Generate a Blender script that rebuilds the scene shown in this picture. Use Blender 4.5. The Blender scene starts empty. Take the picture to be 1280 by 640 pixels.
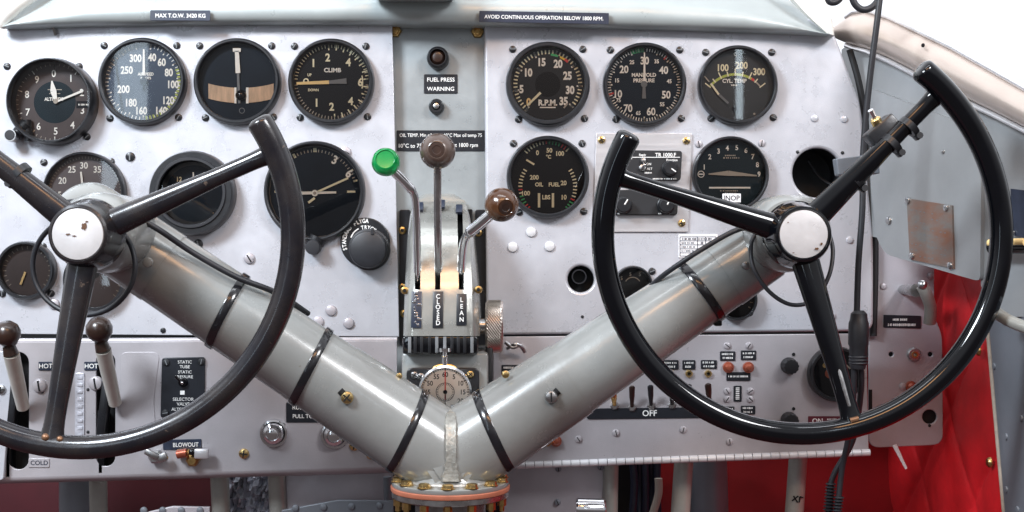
import bpy, bmesh, math, random
from mathutils import Vector, Matrix
random.seed(7)
SC = bpy.context.scene
COL = SC.collection
PI = math.pi
D = 1.2            # metres from the lens to the face of the instrument panel
S = 0.00075        # metres per photo pixel on that face
def K(y): return S * (D + y) / D
def P(px, py, y=0.0):
    k = K(y)
    return Vector(((px - 640) * k, y, (320 - py) * k))

# ------------------------------------------------------------------ materials
MATS = {}
def mat(name, col, rough=.5, metal=0.0, var=0.0, vscale=60, bump=0.0, bscale=400, spec=.5, coat=0.0,
        col2=None, trans=0.0, chips=None, rvar=0.0, stretch=None, emit=None):
    m = bpy.data.materials.new(name); m.use_nodes = True
    nt = m.node_tree; N = nt.nodes; L = nt.links
    b = N['Principled BSDF']
    b.inputs['Base Color'].default_value = (*col, 1)
    b.inputs['Roughness'].default_value = rough
    b.inputs['Metallic'].default_value = metal
    b.inputs['Specular IOR Level'].default_value = spec
    b.inputs['Coat Weight'].default_value = coat
    b.inputs['Coat Roughness'].default_value = .06
    b.inputs['Transmission Weight'].default_value = trans
    if emit:
        b.inputs['Emission Color'].default_value = (*emit[0], 1); b.inputs['Emission Strength'].default_value = emit[1]
    src = None
    if var or bump or chips or rvar:
        tc = N.new('ShaderNodeNewGeometry'); src = tc.outputs['Position']
        if stretch:
            mp = N.new('ShaderNodeMapping'); mp.inputs['Scale'].default_value = stretch
            L.new(src, mp.inputs['Vector']); src = mp.outputs['Vector']
    colsock = None
    if var:
        n = N.new('ShaderNodeTexNoise'); n.inputs['Scale'].default_value = vscale; n.inputs['Detail'].default_value = 6
        n.inputs['Roughness'].default_value = .62
        L.new(src, n.inputs['Vector'])
        r = N.new('ShaderNodeMapRange'); r.inputs['From Min'].default_value = .35; r.inputs['From Max'].default_value = .68
        L.new(n.outputs['Fac'], r.inputs['Value'])
        mx = N.new('ShaderNodeMix'); mx.data_type = 'RGBA'
        c2 = col2 or tuple(max(0, c * (1 - var)) for c in col)
        mx.inputs['A'].default_value = (*col, 1); mx.inputs['B'].default_value = (*c2, 1)
        L.new(r.outputs['Result'], mx.inputs['Factor'])
        colsock = mx.outputs['Result']
    if chips:
        ccol, thr, csc = chips
        n = N.new('ShaderNodeTexNoise'); n.inputs['Scale'].default_value = csc; n.inputs['Detail'].default_value = 8
        n.inputs['Roughness'].default_value = .7
        L.new(src, n.inputs['Vector'])
        r = N.new('ShaderNodeMapRange'); r.inputs['From Min'].default_value = thr; r.inputs['From Max'].default_value = thr + .02
        L.new(n.outputs['Fac'], r.inputs['Value'])
        mx = N.new('ShaderNodeMix'); mx.data_type = 'RGBA'
        if colsock: L.new(colsock, mx.inputs['A'])
        else: mx.inputs['A'].default_value = (*col, 1)
        mx.inputs['B'].default_value = (*ccol, 1)
        L.new(r.outputs['Result'], mx.inputs['Factor'])
        colsock = mx.outputs['Result']
    if colsock: L.new(colsock, b.inputs['Base Color'])
    if rvar:
        n = N.new('ShaderNodeTexNoise'); n.inputs['Scale'].default_value = 38; n.inputs['Detail'].default_value = 7
        n.inputs['Roughness'].default_value = .65
        L.new(src, n.inputs['Vector'])
        r = N.new('ShaderNodeMapRange'); r.inputs['From Min'].default_value = .3; r.inputs['From Max'].default_value = .7
        r.inputs['To Min'].default_value = max(.02, rough - rvar); r.inputs['To Max'].default_value = min(1, rough + rvar)
        L.new(n.outputs['Fac'], r.inputs['Value']); L.new(r.outputs['Result'], b.inputs['Roughness'])
    if bump:
        n = N.new('ShaderNodeTexNoise'); n.inputs['Scale'].default_value = bscale; n.inputs['Detail'].default_value = 4
        L.new(src, n.inputs['Vector'])
        bp = N.new('ShaderNodeBump'); bp.inputs['Strength'].default_value = bump; bp.inputs['Distance'].default_value = .001
        L.new(n.outputs['Fac'], bp.inputs['Height']); L.new(bp.outputs['Normal'], b.inputs['Normal'])
    MATS[name] = m
    return m
def glassmat(name, lo=.045, rough=.01, tint=(1, 1, 1)):
    m = bpy.data.materials.new(name); m.use_nodes = True
    nt = m.node_tree; N = nt.nodes; L = nt.links
    N.remove(N['Principled BSDF']); out = N['Material Output']
    t = N.new('ShaderNodeBsdfTransparent'); t.inputs['Color'].default_value = (*tint, 1)
    g = N.new('ShaderNodeBsdfGlossy'); g.inputs['Roughness'].default_value = rough
    f = N.new('ShaderNodeFresnel'); f.inputs['IOR'].default_value = 1.5
    a = N.new('ShaderNodeMath'); a.operation = 'MULTIPLY_ADD'; a.inputs[1].default_value = 1.0; a.inputs[2].default_value = lo - .04
    mx = N.new('ShaderNodeMixShader')
    L.new(f.outputs[0], a.inputs[0]); L.new(a.outputs[0], mx.inputs[0]); L.new(t.outputs[0], mx.inputs[1]); L.new(g.outputs[0], mx.inputs[2])
    L.new(mx.outputs[0], out.inputs['Surface'])
    MATS[name] = m
    return m
M = MATS
mat('panel_paint', (.565, .575, .62), .33, .25, var=.12, vscale=7, bump=.10, bscale=900, rvar=.16, chips=((.44, .445, .475), .735, 60))
mat('panel_warm', (.46, .435, .455), .36, .22, var=.18, vscale=14, bump=.10, bscale=900, rvar=.10, chips=((.34, .32, .34), .73, 46))
mat('panel_dim', (.44, .42, .45), .42, .25, var=.14, vscale=18, bump=.12, bscale=700, rvar=.10)
mat('centre_paint', (.36, .39, .40), .36, .35, var=.16, vscale=18, bump=.06, bscale=700, rvar=.12, chips=((.5, .53, .56), .70, 60))
mat('cowl_paint', (.43, .475, .475), .36, .15, var=.14, vscale=11, bump=.05, bscale=500, rvar=.12)
mat('cowl_trim', (.86, .85, .80), .25, 0, var=.10, vscale=40, rvar=.1)
mat('quadrant_metal', (.47, .475, .445), .24, .65, var=.2, vscale=20, bump=.04, bscale=260, rvar=.08)
mat('arm_paint', (.285, .295, .287), .24, .10, var=.22, vscale=14, bump=.05, bscale=300, coat=.22, rvar=.07, chips=((.20, .19, .17), .70, 70))
mat('weld_paint', (.42, .42, .385), .38, .3, var=.45, vscale=150, bump=1.0, bscale=260, coat=.3)
mat('weld', (.50, .49, .46), .45, .6, var=.4, vscale=120, bump=.8, bscale=300)
mat('side_paint', (.37, .385, .395), .38, .35, var=.18, vscale=9, bump=.06, bscale=500, rvar=.10)
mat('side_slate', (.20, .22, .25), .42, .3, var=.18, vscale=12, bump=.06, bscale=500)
mat('rail_metal', (.62, .53, .47), .34, .55, var=.25, vscale=7, stretch=(1, .25, 1), rvar=.08)
mat('black_gloss', (.002, .0025, .004), .07, 0, spec=.4, coat=.3, var=.3, vscale=50, bump=.025, bscale=120, chips=((.16, .10, .06), .70, 70), rvar=.05)
mat('black_worn', (.010, .010, .014), .24, .1, var=.55, vscale=45, col2=(.024, .020, .020), bump=.06, bscale=200, chips=((.10, .075, .06), .665, 75), rvar=.10, coat=.25)
mat('black_paint', (.014, .015, .018), .34, 0, var=.3, vscale=80, bump=.08, bscale=500, rvar=.08)
mat('black_matte', (.012, .013, .016), .6, 0, var=.3, vscale=80)
mat('rubber', (.018, .019, .024), .48, 0, var=.3, vscale=90)
mat('void', (.004, .004, .005), .9)
mat('dial_black', (.012, .014, .018), .55, spec=.12)
mat('dial_charcoal', (.030, .033, .038), .5, spec=.12)
mat('dial_navy', (.009, .018, .032), .5, var=.3, vscale=30, spec=.12)
mat('dial_teal', (.012, .026, .036), .5, var=.25, vscale=30, spec=.12)
mat('dial_brown', (.105, .088, .088), .5, var=.2, vscale=40, spec=.12)
mat('dial_grey', (.06, .066, .072), .5, var=.2, vscale=40, spec=.12)
mat('dial_blue', (.08, .11, .16), .5, var=.2, vscale=20, spec=.12)
mat('dial_pale', (.17, .15, .155), .5, var=.2, vscale=20, spec=.12)
mat('lume', (.90, .86, .62), .6)
mat('lume_white', (.95, .94, .88), .6)
mat('lume_dim', (.42, .38, .32), .6)
mat('needle_orange', (.92, .66, .28), .5)
mat('ink_green', (.05, .45, .16), .5)
mat('ink_lime', (.50, .58, .10), .5)
mat('ink_yellow', (.90, .62, .06), .5)
mat('ink_red', (.75, .05, .05), .5)
mat('ink_grey', (.16, .17, .18), .5)
mat('tan_tube', (.74, .50, .31), .35, var=.35, vscale=90, stretch=(3, 1, .6), coat=.6)
mat('white_print', (.82, .82, .80), .5)
mat('placard_black', (.012, .014, .02), .38, var=.3, vscale=100, bump=.05, bscale=300)
mat('placard_navy', (.022, .03, .055), .38, var=.3, vscale=100)
mat('placard_red', (.10, .012, .022), .4)
mat('placard_white', (.82, .82, .84), .45)
mat('chrome', (.82, .82, .84), .12, 1.0, bump=.12, bscale=90, rvar=.06)
mat('steel', (.58, .58, .58), .30, 1.0, var=.3, vscale=90, bump=.2, bscale=200, rvar=.1)
mat('knurl_steel', (.66, .58, .52), .30, 1.0, var=.25, vscale=60)
mat('aluminium', (.74, .73, .75), .34, .7, var=.1, vscale=25, stretch=(.3, 1, 6), bump=.04, bscale=300, rvar=.08)
mat('cap_metal', (.80, .78, .78), .34, .55, var=.12, vscale=40, bump=.04, bscale=300, chips=((.22, .20, .20), .67, 48), rvar=.1)
mat('brass', (.72, .47, .18), .28, 1.0, var=.35, vscale=160, bump=.15, bscale=300)
mat('bare_copper', (.30, .16, .09), .4, .6, var=.5, vscale=200)
mat('bakelite_grey', (.055, .035, .028), .24, .1, var=.8, vscale=45, col2=(.12, .085, .07), coat=.4, bump=.08, bscale=160, rvar=.1)
mat('gold_screw', (.80, .58, .26), .25, 1.0, var=.2, vscale=160)
mat('copper_red', (.45, .11, .06), .30, .5, var=.3, vscale=160, coat=.4)
mat('gasket', (.50, .17, .10), .55, 0, var=.25, vscale=90)
mat('bakelite', (.060, .024, .010), .24, 0, var=.75, vscale=40, col2=(.13, .062, .030), coat=.45, bump=.08, bscale=160, rvar=.10)
mat('bakelite_dark', (.018, .010, .008), .30, 0, var=.6, vscale=60, col2=(.042, .020, .013), coat=.35, bump=.08, bscale=160)
mat('green_plastic', (.0, .36, .085), .16, 0, trans=.45, coat=.1)
mat('cream_paint', (.62, .60, .54), .32, .1, var=.15, vscale=60, coat=.3, bump=.06, bscale=200)
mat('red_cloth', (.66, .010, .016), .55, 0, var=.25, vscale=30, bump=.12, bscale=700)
mat('red_cloth_shaded', (.34, .005, .009), .6, 0, var=.3, vscale=14)  # red cloth again, with the shade under the panel put into its colour
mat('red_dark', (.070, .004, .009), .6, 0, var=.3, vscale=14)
mat('piping', (.50, .42, .34), .5, var=.3, vscale=120)
mat('rust_plate', (.20, .185, .17), .42, .35, var=.8, vscale=30, col2=(.25, .11, .065), stretch=(1, 1, 2.6), bump=.12, bscale=300)
mat('plastic_wrap', (.70, .72, .80), .2, .3, var=.5, vscale=45, bump=1.0, bscale=55, coat=.6)
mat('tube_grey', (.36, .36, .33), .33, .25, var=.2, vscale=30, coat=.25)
mat('cream_dial', (.93, .89, .83), .45, var=.06, vscale=60)
mat('tape_black', (.012, .012, .015), .22, 0, var=.5, vscale=70, chips=((.25, .10, .06), .73, 60), coat=.4)
mat('clear_strip', (.62, .62, .68), .2, .1, var=.4, vscale=90, bump=.8, bscale=160, coat=.7)
mat('floor_red', (.06, .008, .012), .7, var=.4, vscale=20)
mat('white_tube', (.70, .70, .72), .35, .1, var=.1, vscale=50)
glassmat('dial_glass', .05, .03)
glassmat('dial_glass_thin', .042)

# ------------------------------------------------------------------ mesh builder
ROOT = {}          # object name -> world position of its thing's origin
class B:
    def __init__(s): s.v = []; s.f = []; s.m = []; s.mats = []
    def mi(s, m):
        if m not in s.mats: s.mats.append(m)
        return s.mats.index(m)
    def add(s, vs, fs, m):
        o = len(s.v); s.v += [Vector(v) for v in vs]; i = s.mi(m)
        for f in fs: s.f.append([o + k for k in f]); s.m.append(i)
        return s
    # revolve (radius, height) pairs about an axis; axis -Y (towards the viewer) unless told otherwise
    def lathe(s, c, prof, m, n=40, axis=(0, -1, 0)):
        a = Vector(axis).normalized()
        u = a.cross(Vector((0, 0, 1)))
        if u.length < 1e-3: u = Vector((1, 0, 0))
        u.normalize(); w = u.cross(a)
        vs = []; fs = []; rows = []
        for r, h in prof:
            if r < 1e-7:
                rows.append([len(vs)]); vs.append(c + a * h)
            else:
                rows.append(list(range(len(vs), len(vs) + n)))
                for k in range(n):
                    t = 2 * PI * k / n
                    vs.append(c + a * h + (u * math.cos(t) + w * math.sin(t)) * r)
        for A, Bq in zip(rows, rows[1:]):
            for k in range(n):
                k2 = (k + 1) % n
                if len(A) == 1 and len(Bq) == 1: continue
                if len(A) == 1: fs.append([A[0], Bq[k], Bq[k2]])
                elif len(Bq) == 1: fs.append([A[k], Bq[0], A[k2]])
                else: fs.append([A[k], Bq[k], Bq[k2], A[k2]])
        return s.add(vs, fs, m)
    def ball(s, c, r, m, n=32, axis=(0, -1, 0)):
        k = n // 2
        return s.lathe(c, [(r * math.sin(PI * i / k) if 0 < i < k else 0, -r * math.cos(PI * i / k)) for i in range(k + 1)], m, n, axis)
    def tube(s, pts, rad, m, n=16, closed=False, cap=True, flat=None):
        pts = [Vector(p) for p in pts]; q = len(pts)
        rads = rad if isinstance(rad, (list, tuple)) else [rad] * q
        T = []
        for i in range(q):
            a = pts[i - 1] if (i > 0 or closed) else pts[i]
            b = pts[(i + 1) % q] if (i < q - 1 or closed) else pts[i]
            T.append((b - a).normalized())
        u = T[0].cross(Vector((0, 1, 0)))
        if u.length < 1e-3: u = T[0].cross(Vector((1, 0, 0)))
        u.normalize(); vs = []; fs = []
        for i in range(q):
            u = (u - T[i] * u.dot(T[i])).normalized(); w = T[i].cross(u)
            for k in range(n):
                t = 2 * PI * k / n
                fx, fy = flat if flat else (1, 1)
                vs.append(pts[i] + (u * math.cos(t) * fx + w * math.sin(t) * fy) * rads[i])
        for i in range(q if closed else q - 1):
            j = (i + 1) % q
            for k in range(n):
                k2 = (k + 1) % n
                fs.append([i * n + k, i * n + k2, j * n + k2, j * n + k])
        if cap and not closed:
            fs.append(list(range(n))[::-1]); fs.append([(q - 1) * n + k for k in range(n)])
        return s.add(vs, fs, m)
    def box(s, c, size, m, bev=.0, rot=None, seg=2):
        bm = bmesh.new(); bmesh.ops.create_cube(bm, size=1)
        bmesh.ops.scale(bm, vec=size, verts=bm.verts)
        if bev: bmesh.ops.bevel(bm, geom=bm.edges[:], offset=bev, segments=seg, profile=.5, affect='EDGES')
        if rot is not None: bmesh.ops.transform(bm, matrix=rot.to_4x4(), verts=bm.verts)
        vs = [v.co + Vector(c) for v in bm.verts]; bm.verts.index_update()
        fs = [[v.index for v in f.verts] for f in bm.faces]; bm.free()
        return s.add(vs, fs, m)
    # a plate cut from a sheet: outline and holes in (x, z) metres, front face at y0, thickness t backwards
    def sheet(s, outline, y0, t, m, holes=(), bev=.0006):
        cu = bpy.data.curves.new('tmp', 'CURVE'); cu.dimensions = '2D'; cu.fill_mode = 'BOTH'
        cu.extrude = max(t / 2 - bev, 1e-5); cu.bevel_depth = bev; cu.bevel_resolution = 2; cu.offset = -bev
        for poly in [outline] + list(holes):
            sp = cu.splines.new('POLY'); sp.points.add(len(poly) - 1); sp.use_cyclic_u = True
            for p, q in zip(sp.points, poly): p.co = (q[0], q[1], 0, 1)
        o = bpy.data.objects.new('tmp', cu); me = bpy.data.meshes.new_from_object(o)
        vs = [(v.co.x, y0 + t / 2 - v.co.z, v.co.y) for v in me.vertices]
        fs = [list(p.vertices) for p in me.polygons]
        bpy.data.objects.remove(o); bpy.data.curves.remove(cu); bpy.data.meshes.remove(me)
        return s.add(vs, fs, m)
    def text(s, body, c, size, m, rot=0.0, bold=.012, wide=1.0, axes=None, align='CENTER'):
        vs, fs = glyphs(body, bold, align)
        ca, sa = math.cos(rot), math.sin(rot); c = Vector(c); out = []
        ax, az = axes if axes else (Vector((1, 0, 0)), Vector((0, 0, 1)))
        for x, y in vs:
            x *= size * wide; y *= size
            out.append(c + ax * (x * ca - y * sa) + az * (x * sa + y * ca))
        return s.add(out, fs, m)
    def build(s, name, parent=None, loc=None, smooth=True, angle=35):
        if parent is not None: org = ROOT[parent.name]
        else: org = Vector(loc) if loc is not None else Vector((0, 0, 0))
        me = bpy.data.meshes.new(name)
        me.from_pydata([v - org for v in s.v], [], s.f)
        for m in s.mats: me.materials.append(MATS[m])
        me.polygons.foreach_set('material_index', s.m)
        bm = bmesh.new(); bm.from_mesh(me); bmesh.ops.recalc_face_normals(bm, faces=bm.faces); bm.to_mesh(me); bm.free()
        if smooth:
            me.polygons.foreach_set('use_smooth', [True] * len(me.polygons))
            me.set_sharp_from_angle(angle=math.radians(angle))
        me.update()
        o = bpy.data.objects.new(name, me); COL.objects.link(o)
        if parent is not None: o.parent = parent
        else: o.location = org
        ROOT[o.name] = org
        return o
GL = {}
def glyphs(body, bold, align):
    key = (body, bold, align)
    if key in GL: return GL[key]
    cu = bpy.data.curves.new('tmp', 'FONT'); cu.body = body; cu.size = 1; cu.align_x = align; cu.align_y = 'CENTER'
    cu.resolution_u = 3; cu.offset = bold; cu.fill_mode = 'FRONT'
    o = bpy.data.objects.new('tmp', cu); me = bpy.data.meshes.new_from_object(o)
    ys = [v.co.y for v in me.vertices] or [0]
    cy = (max(ys) + min(ys)) / 2
    r = ([(v.co.x, v.co.y - cy) for v in me.vertices], [list(p.vertices) for p in me.polygons])
    bpy.data.objects.remove(o); bpy.data.curves.remove(cu); bpy.data.meshes.remove(me)
    GL[key] = r
    return r
def tag(o, label, cat, group=None):
    o['label'] = label; o['category'] = cat
    if group: o['group'] = group
    return o
def thing(name, label, cat, loc, group=None):
    o = bpy.data.objects.new(name, None); COL.objects.link(o); o.location = loc; o.empty_display_size = .02
    ROOT[o.name] = Vector(loc)
    return tag(o, label, cat, group)
def struct(o): o['kind'] = 'structure'; return o
def ppoly(pts, y): return [(P(a, b, y).x, P(a, b, y).z) for a, b in pts]
def circ(px, py, r, y=0.0, n=40):
    c = P(px, py, y); k = r * K(y)
    return [(c.x + k * math.cos(2 * PI * i / n), c.z + k * math.sin(2 * PI * i / n)) for i in range(n)]
def rounded(pts, r, n=5):
    out = []; q = len(pts)
    for i in range(q):
        p0, p1, p2 = Vector(pts[i - 1]), Vector(pts[i]), Vector(pts[(i + 1) % q])
        a = (p0 - p1); b = (p2 - p1); rr = min(r, a.length * .45, b.length * .45)
        a = p1 + a.normalized() * rr; b = p1 + b.normalized() * rr
        for k in range(n + 1):
            t = k / n
            out.append(tuple(a * (1 - t) ** 2 + p1 * 2 * t * (1 - t) + b * t * t))
    return out
def rect(x0, y0, x1, y1): return [(x0, y0), (x1, y0), (x1, y1), (x0, y1)]
def slotpoly(px, y0, y1, r, y):
    pts = []
    for k in range(13): a = PI * k / 12; pts.append((px + r * math.cos(a), y0 + r - r * math.sin(a)))
    for k in range(13): a = PI + PI * k / 12; pts.append((px + r * math.cos(a), y1 - r - r * math.sin(a)))
    return ppoly(pts, y)
def spline(pts, n=8):
    pts = [Vector(p) for p in pts]; out = []
    for i in range(len(pts) - 1):
        p0 = pts[max(i - 1, 0)]; p1 = pts[i]; p2 = pts[i + 1]; p3 = pts[min(i + 2, len(pts) - 1)]
        for k in range(n):
            t = k / n
            out.append(.5 * ((2 * p1) + (p2 - p0) * t + (2 * p0 - 5 * p1 + 4 * p2 - p3) * t * t + (3 * p1 - p0 - 3 * p2 + p3) * t ** 3))
    out.append(pts[-1]); return out
SCREWS = {}
def screw(parent, px, py, y, r, m='black_paint', kind='slot', ang=None, name='screw', axis=None):
    """a screw head as a part of its thing; equal heads share one mesh"""
    k = K(y); rr = round(r * k, 5); key = (rr, m, kind)
    if key not in SCREWS:
        b = B(); h = rr * .55
        b.lathe(Vector((0, 0, 0)), [(rr, -.0006), (rr, h * .3), (rr * .86, h * .75), (rr * .5, h), (0, h * 1.02)], m, 18)
        dark = 'void' if m not in ('black_paint', 'black_matte') else 'ink_grey'
        if kind in ('slot', 'cross'):
            b.box((0, -h * 1.0, 0), (rr * 1.5, h * .12, rr * .24), dark)
            if kind == 'cross': b.box((0, -h * 1.0, 0), (rr * .24, h * .14, rr * 1.5), dark)
        elif kind == 'hole':
            b.lathe(Vector((0, -h * .9, 0)), [(rr * .45, 0), (rr * .45, h * .16), (0, h * .17)], dark, 12)
        o = b.build(name); me = o.data; bpy.data.objects.remove(o); SCREWS[key] = me
    o = bpy.data.objects.new(name, SCREWS[key]); COL.objects.link(o)
    o.parent = parent; o.location = P(px, py, y) - ROOT[parent.name]
    a = random.uniform(0, PI) if ang is None else math.radians(ang)
    o.rotation_euler = (0, a, 0)
    if axis is not None:
        o.rotation_mode = 'QUATERNION'; o.rotation_quaternion = Vector((0, -1, 0)).rotation_difference(Vector(axis))
    ROOT[o.name] = P(px, py, y)
    return o

# ------------------------------------------------------------------ camera, world, lamps
cam = bpy.data.cameras.new('camera'); co = bpy.data.objects.new('camera', cam); COL.objects.link(co)
co.location = (0, -D, 0); co.rotation_euler = (PI / 2, 0, 0)
cam.sensor_width = 36; cam.lens = 36 * D / (1280 * S); cam.clip_start = .02; cam.clip_end = 100
SC.camera = co
SC.view_settings.view_transform = 'Standard'; SC.view_settings.look = 'None'; SC.view_settings.gamma = 1
SC.view_settings.exposure = .14
w = bpy.data.worlds.new('World'); SC.world = w; w.use_nodes = True
nt = w.node_tree; N = nt.nodes; L = nt.links
bg = N['Background']
tc = N.new('ShaderNodeTexCoord'); sp = N.new('ShaderNodeSeparateXYZ'); L.new(tc.outputs['Generated'], sp.inputs[0])
def mrange(sock, a, b, c, d):
    r = N.new('ShaderNodeMapRange'); r.interpolation_type = 'SMOOTHSTEP'
    for k, v in zip(('From Min', 'From Max', 'To Min', 'To Max'), (a, b, c, d)): r.inputs[k].default_value = v
    L.new(sock, r.inputs['Value']); return r.outputs['Result']
up = mrange(sp.outputs['Z'], -.12, .30, 0, 1)
fr = mrange(sp.outputs['Y'], -.5, .4, .27, 1.0)
mul = N.new('ShaderNodeMath'); mul.operation = 'MULTIPLY'; L.new(up, mul.inputs[0]); L.new(fr, mul.inputs[1])
mx = N.new('ShaderNodeMix'); mx.data_type = 'RGBA'
mx.inputs['A'].default_value = (.10, .085, .085, 1); mx.inputs['B'].default_value = (1.45, 1.5, 1.6, 1)
L.new(mul.outputs[0], mx.inputs['Factor']); L.new(mx.outputs['Result'], bg.inputs['Color'])
bg.inputs['Strength'].default_value = .95
def area(name, loc, target, sx, sy, power, col):
    l = bpy.data.lights.new(name, 'AREA'); l.shape = 'RECTANGLE'; l.size = sx; l.size_y = sy; l.energy = power; l.color = col
    o = bpy.data.objects.new(name, l); COL.objects.link(o); o.location = loc
    o.rotation_euler = (Vector(target) - Vector(loc)).to_track_quat('-Z', 'Y').to_euler()
    return o
area('side_window_light', (-.88, -.95, .80), (-.12, 0, .02), .38, .28, 27, (.84, .92, 1.0))
area('door_window_light', (1.05, -1.35, 1.0), (.2, 0, .0), .5, .4, 21, (.97, .97, 1.0))
area('skylight', (.0, -.75, 1.45), (0, -.1, -.1), 1.3, .14, 5.5, (.90, .95, 1.0))
area('roof_lining_light', (.0, -1.55, 1.15), (0, -.05, -.05), .9, .26, 7, (1.0, .52, .22))
area('rear_window_light', (-.955, -2.0, .42), (-.955, 0, .42), .105, 1.0, 2.0, (.72, .87, 1.0))
area('door_gap_light', (.566, -2.0, .475), (.566, 0, .475), .022, .32, .20, (.75, .90, 1.0))

# ------------------------------------------------------------------ the setting behind
b = B(); b.box((-.15, .30, -.24), (1.62, .01, .84), 'void'); struct(b.build('bulkhead'))
b = B(); b.box((0, -.1, -.62), (2.4, 1.0, .01), 'floor_red'); struct(b.build('floor'))

# ------------------------------------------------------------------ panels
t = thing('dashboard', 'pale silver sheet metal instrument panel holding the left-hand flight instruments', 'instrument panel', P(240, 225, 0))
out = rounded([(-60, 20), (-18, 20), (492, 18), (499, 421), (-60, 417)], 8)
out = ppoly([(-60, 60), (-4, 58), (0, 50), (6, 40), (16, 30), (26, 20), (490, 18), (499, 421), (-60, 417)], 0)
b = B(); b.sheet(out, 0, .003, 'panel_paint'); b.build('panel_sheet', t)
for (a, c) in ((312, 323), (432, 190), (414, 388), (436, 404), (398, 402), (68, 380), (90, 398)):
    screw(t, a, c, 0, 7, 'panel_dim', 'slot' if c < 350 else 'none', name='rivet' if c > 350 else 'screw')
for (a, c) in ((163, 196), (318, 197), (248, 305), (313, 323)): screw(t, a, c, 0, 6)
screw(t, 204, 413, 0, 3.5, 'black_paint', 'none', name='rivet')

t = thing('dashboard', 'pale silver sheet metal instrument panel holding the right-hand engine gauges', 'instrument panel', P(850, 225, 0))
out = ppoly(rounded([(605, 20), (1036, 24), (1050, 60), (1076, 130), (1092, 300), (1092, 414), (608, 419)], 14), 0)
b = B(); b.sheet(out, 0, .008, 'panel_paint', holes=[circ(1022, 216, 31), circ(726, 349, 16.5)], bev=.0026); b.build('panel_sheet', t)
for (a, c) in ((641, 309), (664, 290), (687, 308)): screw(t, a, c, 0, 6.5, 'white_tube', 'none', name='rivet')
for (a, c, r) in ((997, 190, 2.2), (1053, 191, 2.2), (694, 436, 2), (728, 396, 2)): screw(t, a, c, 0, r, 'black_paint', 'none', name='rivet')
for (a, c) in ((1018, 148), (1055, 149), (1062, 300), (1040, 395)): screw(t, a, c, 0, 4.5, 'panel_paint', 'none', name='rivet')
b = B(); c = P(1022, 216, 0)
b.lathe(c, [(.0245, -.004), (.0245, -.05), (0, -.051)], 'black_matte', 40)
b.tube(spline([P(1010, 200, .03), P(1025, 222, .035), P(1042, 232, .03)]), .0014, 'rubber', 8); b.build('empty_bay', t)

t = thing('centre_console', 'narrow grey recessed panel between the two pale instrument panels', 'panel', P(548, 225, .012))
b = B(); b.sheet(ppoly([(478, 14), (618, 14), (622, 470), (480, 470)], .012), .012, .003, 'centre_paint'); b.build('panel_sheet', t)
for x0, x1 in ((499, 513), (594, 607)):
    b = B(); b.sheet(ppoly(rounded(rect(x0, 262, x1, 432), 3), .008), .008, .003, 'black_paint'); b.build('side_strip', t)
for (a, c, r) in ((503, 288, 5), (598, 291, 5), (503, 359, 5), (597, 362, 5.5), (505, 392, 5), (596, 398, 5)): screw(t, a, c, .008, r, 'brass', 'hole', name='bolt')
for (a, c) in ((494, 39), (597, 40)):
    b = B(); q = P(a, c, .012); k = K(.012)
    b.lathe(q, [(8.5 * k, 0), (8.5 * k, 3 * k), (7 * k, 5 * k), (5 * k, 5 * k)], 'brass', 6)
    b.lathe(q, [(5 * k, 0), (5 * k, 8 * k), (3.6 * k, 9 * k), (3.2 * k, 4 * k), (0, 4 * k)], 'brass', 20); b.build('bolt', t)

# glareshield: a rolled cowl along the top
t = thing('glareshield', 'smooth grey green rolled glareshield along the top of the panel', 'glareshield', P(520, 20, -.012))
def interp(tab, x):
    for (a, va), (c, vc) in zip(tab, tab[1:]):
        if x <= c: return va + (vc - va) * max(0, (x - a)) / (c - a)
    return tab[-1][1]
bt = [(3, 34), (30, 34), (100, 31), (300, 29), (500, 29), (700, 32), (860, 36), (1000, 41), (1036, 43)]
tp = [(3, 31), (10, 20), (25, 4), (50, -14), (110, -50), (200, -60), (800, -60), (930, -40), (975, -10), (1000, 12), (1020, 29), (1036, 42)]
xs = [3, 5, 8, 12, 18, 25, 36, 50, 80, 110, 150, 200, 300, 400, 500, 600, 700, 800, 860, 900, 930, 955, 975, 990, 1000, 1010, 1020, 1030, 1036]
b = B(); vs = []; fs = []; n = 15
for x in xs:
    lo, hi = interp(bt, x), interp(tp, x)
    prof = [(lo, .012), (lo, -.009), (lo - .3, -.013)]
    for k in range(n - 3):
        f = (k + 1) / (n - 3)
        prof.append((lo + (hi - lo) * f, -.016 - .005 * math.sin(PI * min(1, f * 2.2)) + .030 * f * f))
    for i, (py, y) in enumerate(prof):
        q = P(x, py, -.013 if i < 3 else y); q.y = y; vs.append(q)
for i in range(len(xs) - 1):
    for k in range(n - 1): fs.append([i * n + k, (i + 1) * n + k, (i + 1) * n + k + 1, i * n + k + 1])
b.add(vs, fs, 'cowl_paint'); b.build('cowl', t, angle=60)
A_ = [(968, -20), (984, -3), (1000, 14), (1016, 28), (1032, 41)]; C_ = [(1020, -20), (1030, -5), (1038, 12), (1041, 28), (1043, 44)]
b = B(); vs = []; fs = []
for (a, c) in zip(A_, C_):
    for f, y in ((0, -.010), (.12, -.020), (.5, -.022), (.88, -.018), (1, -.008), (1, .004)):
        vs.append(P(a[0] + (c[0] - a[0]) * f, a[1] + (c[1] - a[1]) * f, y))
for i in range(4):
    for k in range(5): fs.append([i * 6 + k, i * 6 + k + 1, i * 6 + 7 + k, i * 6 + 6 + k])
b.add(vs, fs, 'cowl_trim'); b.build('edge_trim', t, angle=60)
b = B(); b.tube(spline([P(2, 34, -.012), P(6, 22, -.015), P(20, 6, -.016), P(46, -12, -.012), P(90, -42, -.004)]), [.004 + .0035 * min(1, i / 12) for i in range(33)], 'cowl_trim', 12); b.build('edge_trim', t)
b = B(); b.tube([P(66, 33, -.006), P(70, 44, -.0025)], .0014, 'steel', 8); b.build('retaining_clip', t)
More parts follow.
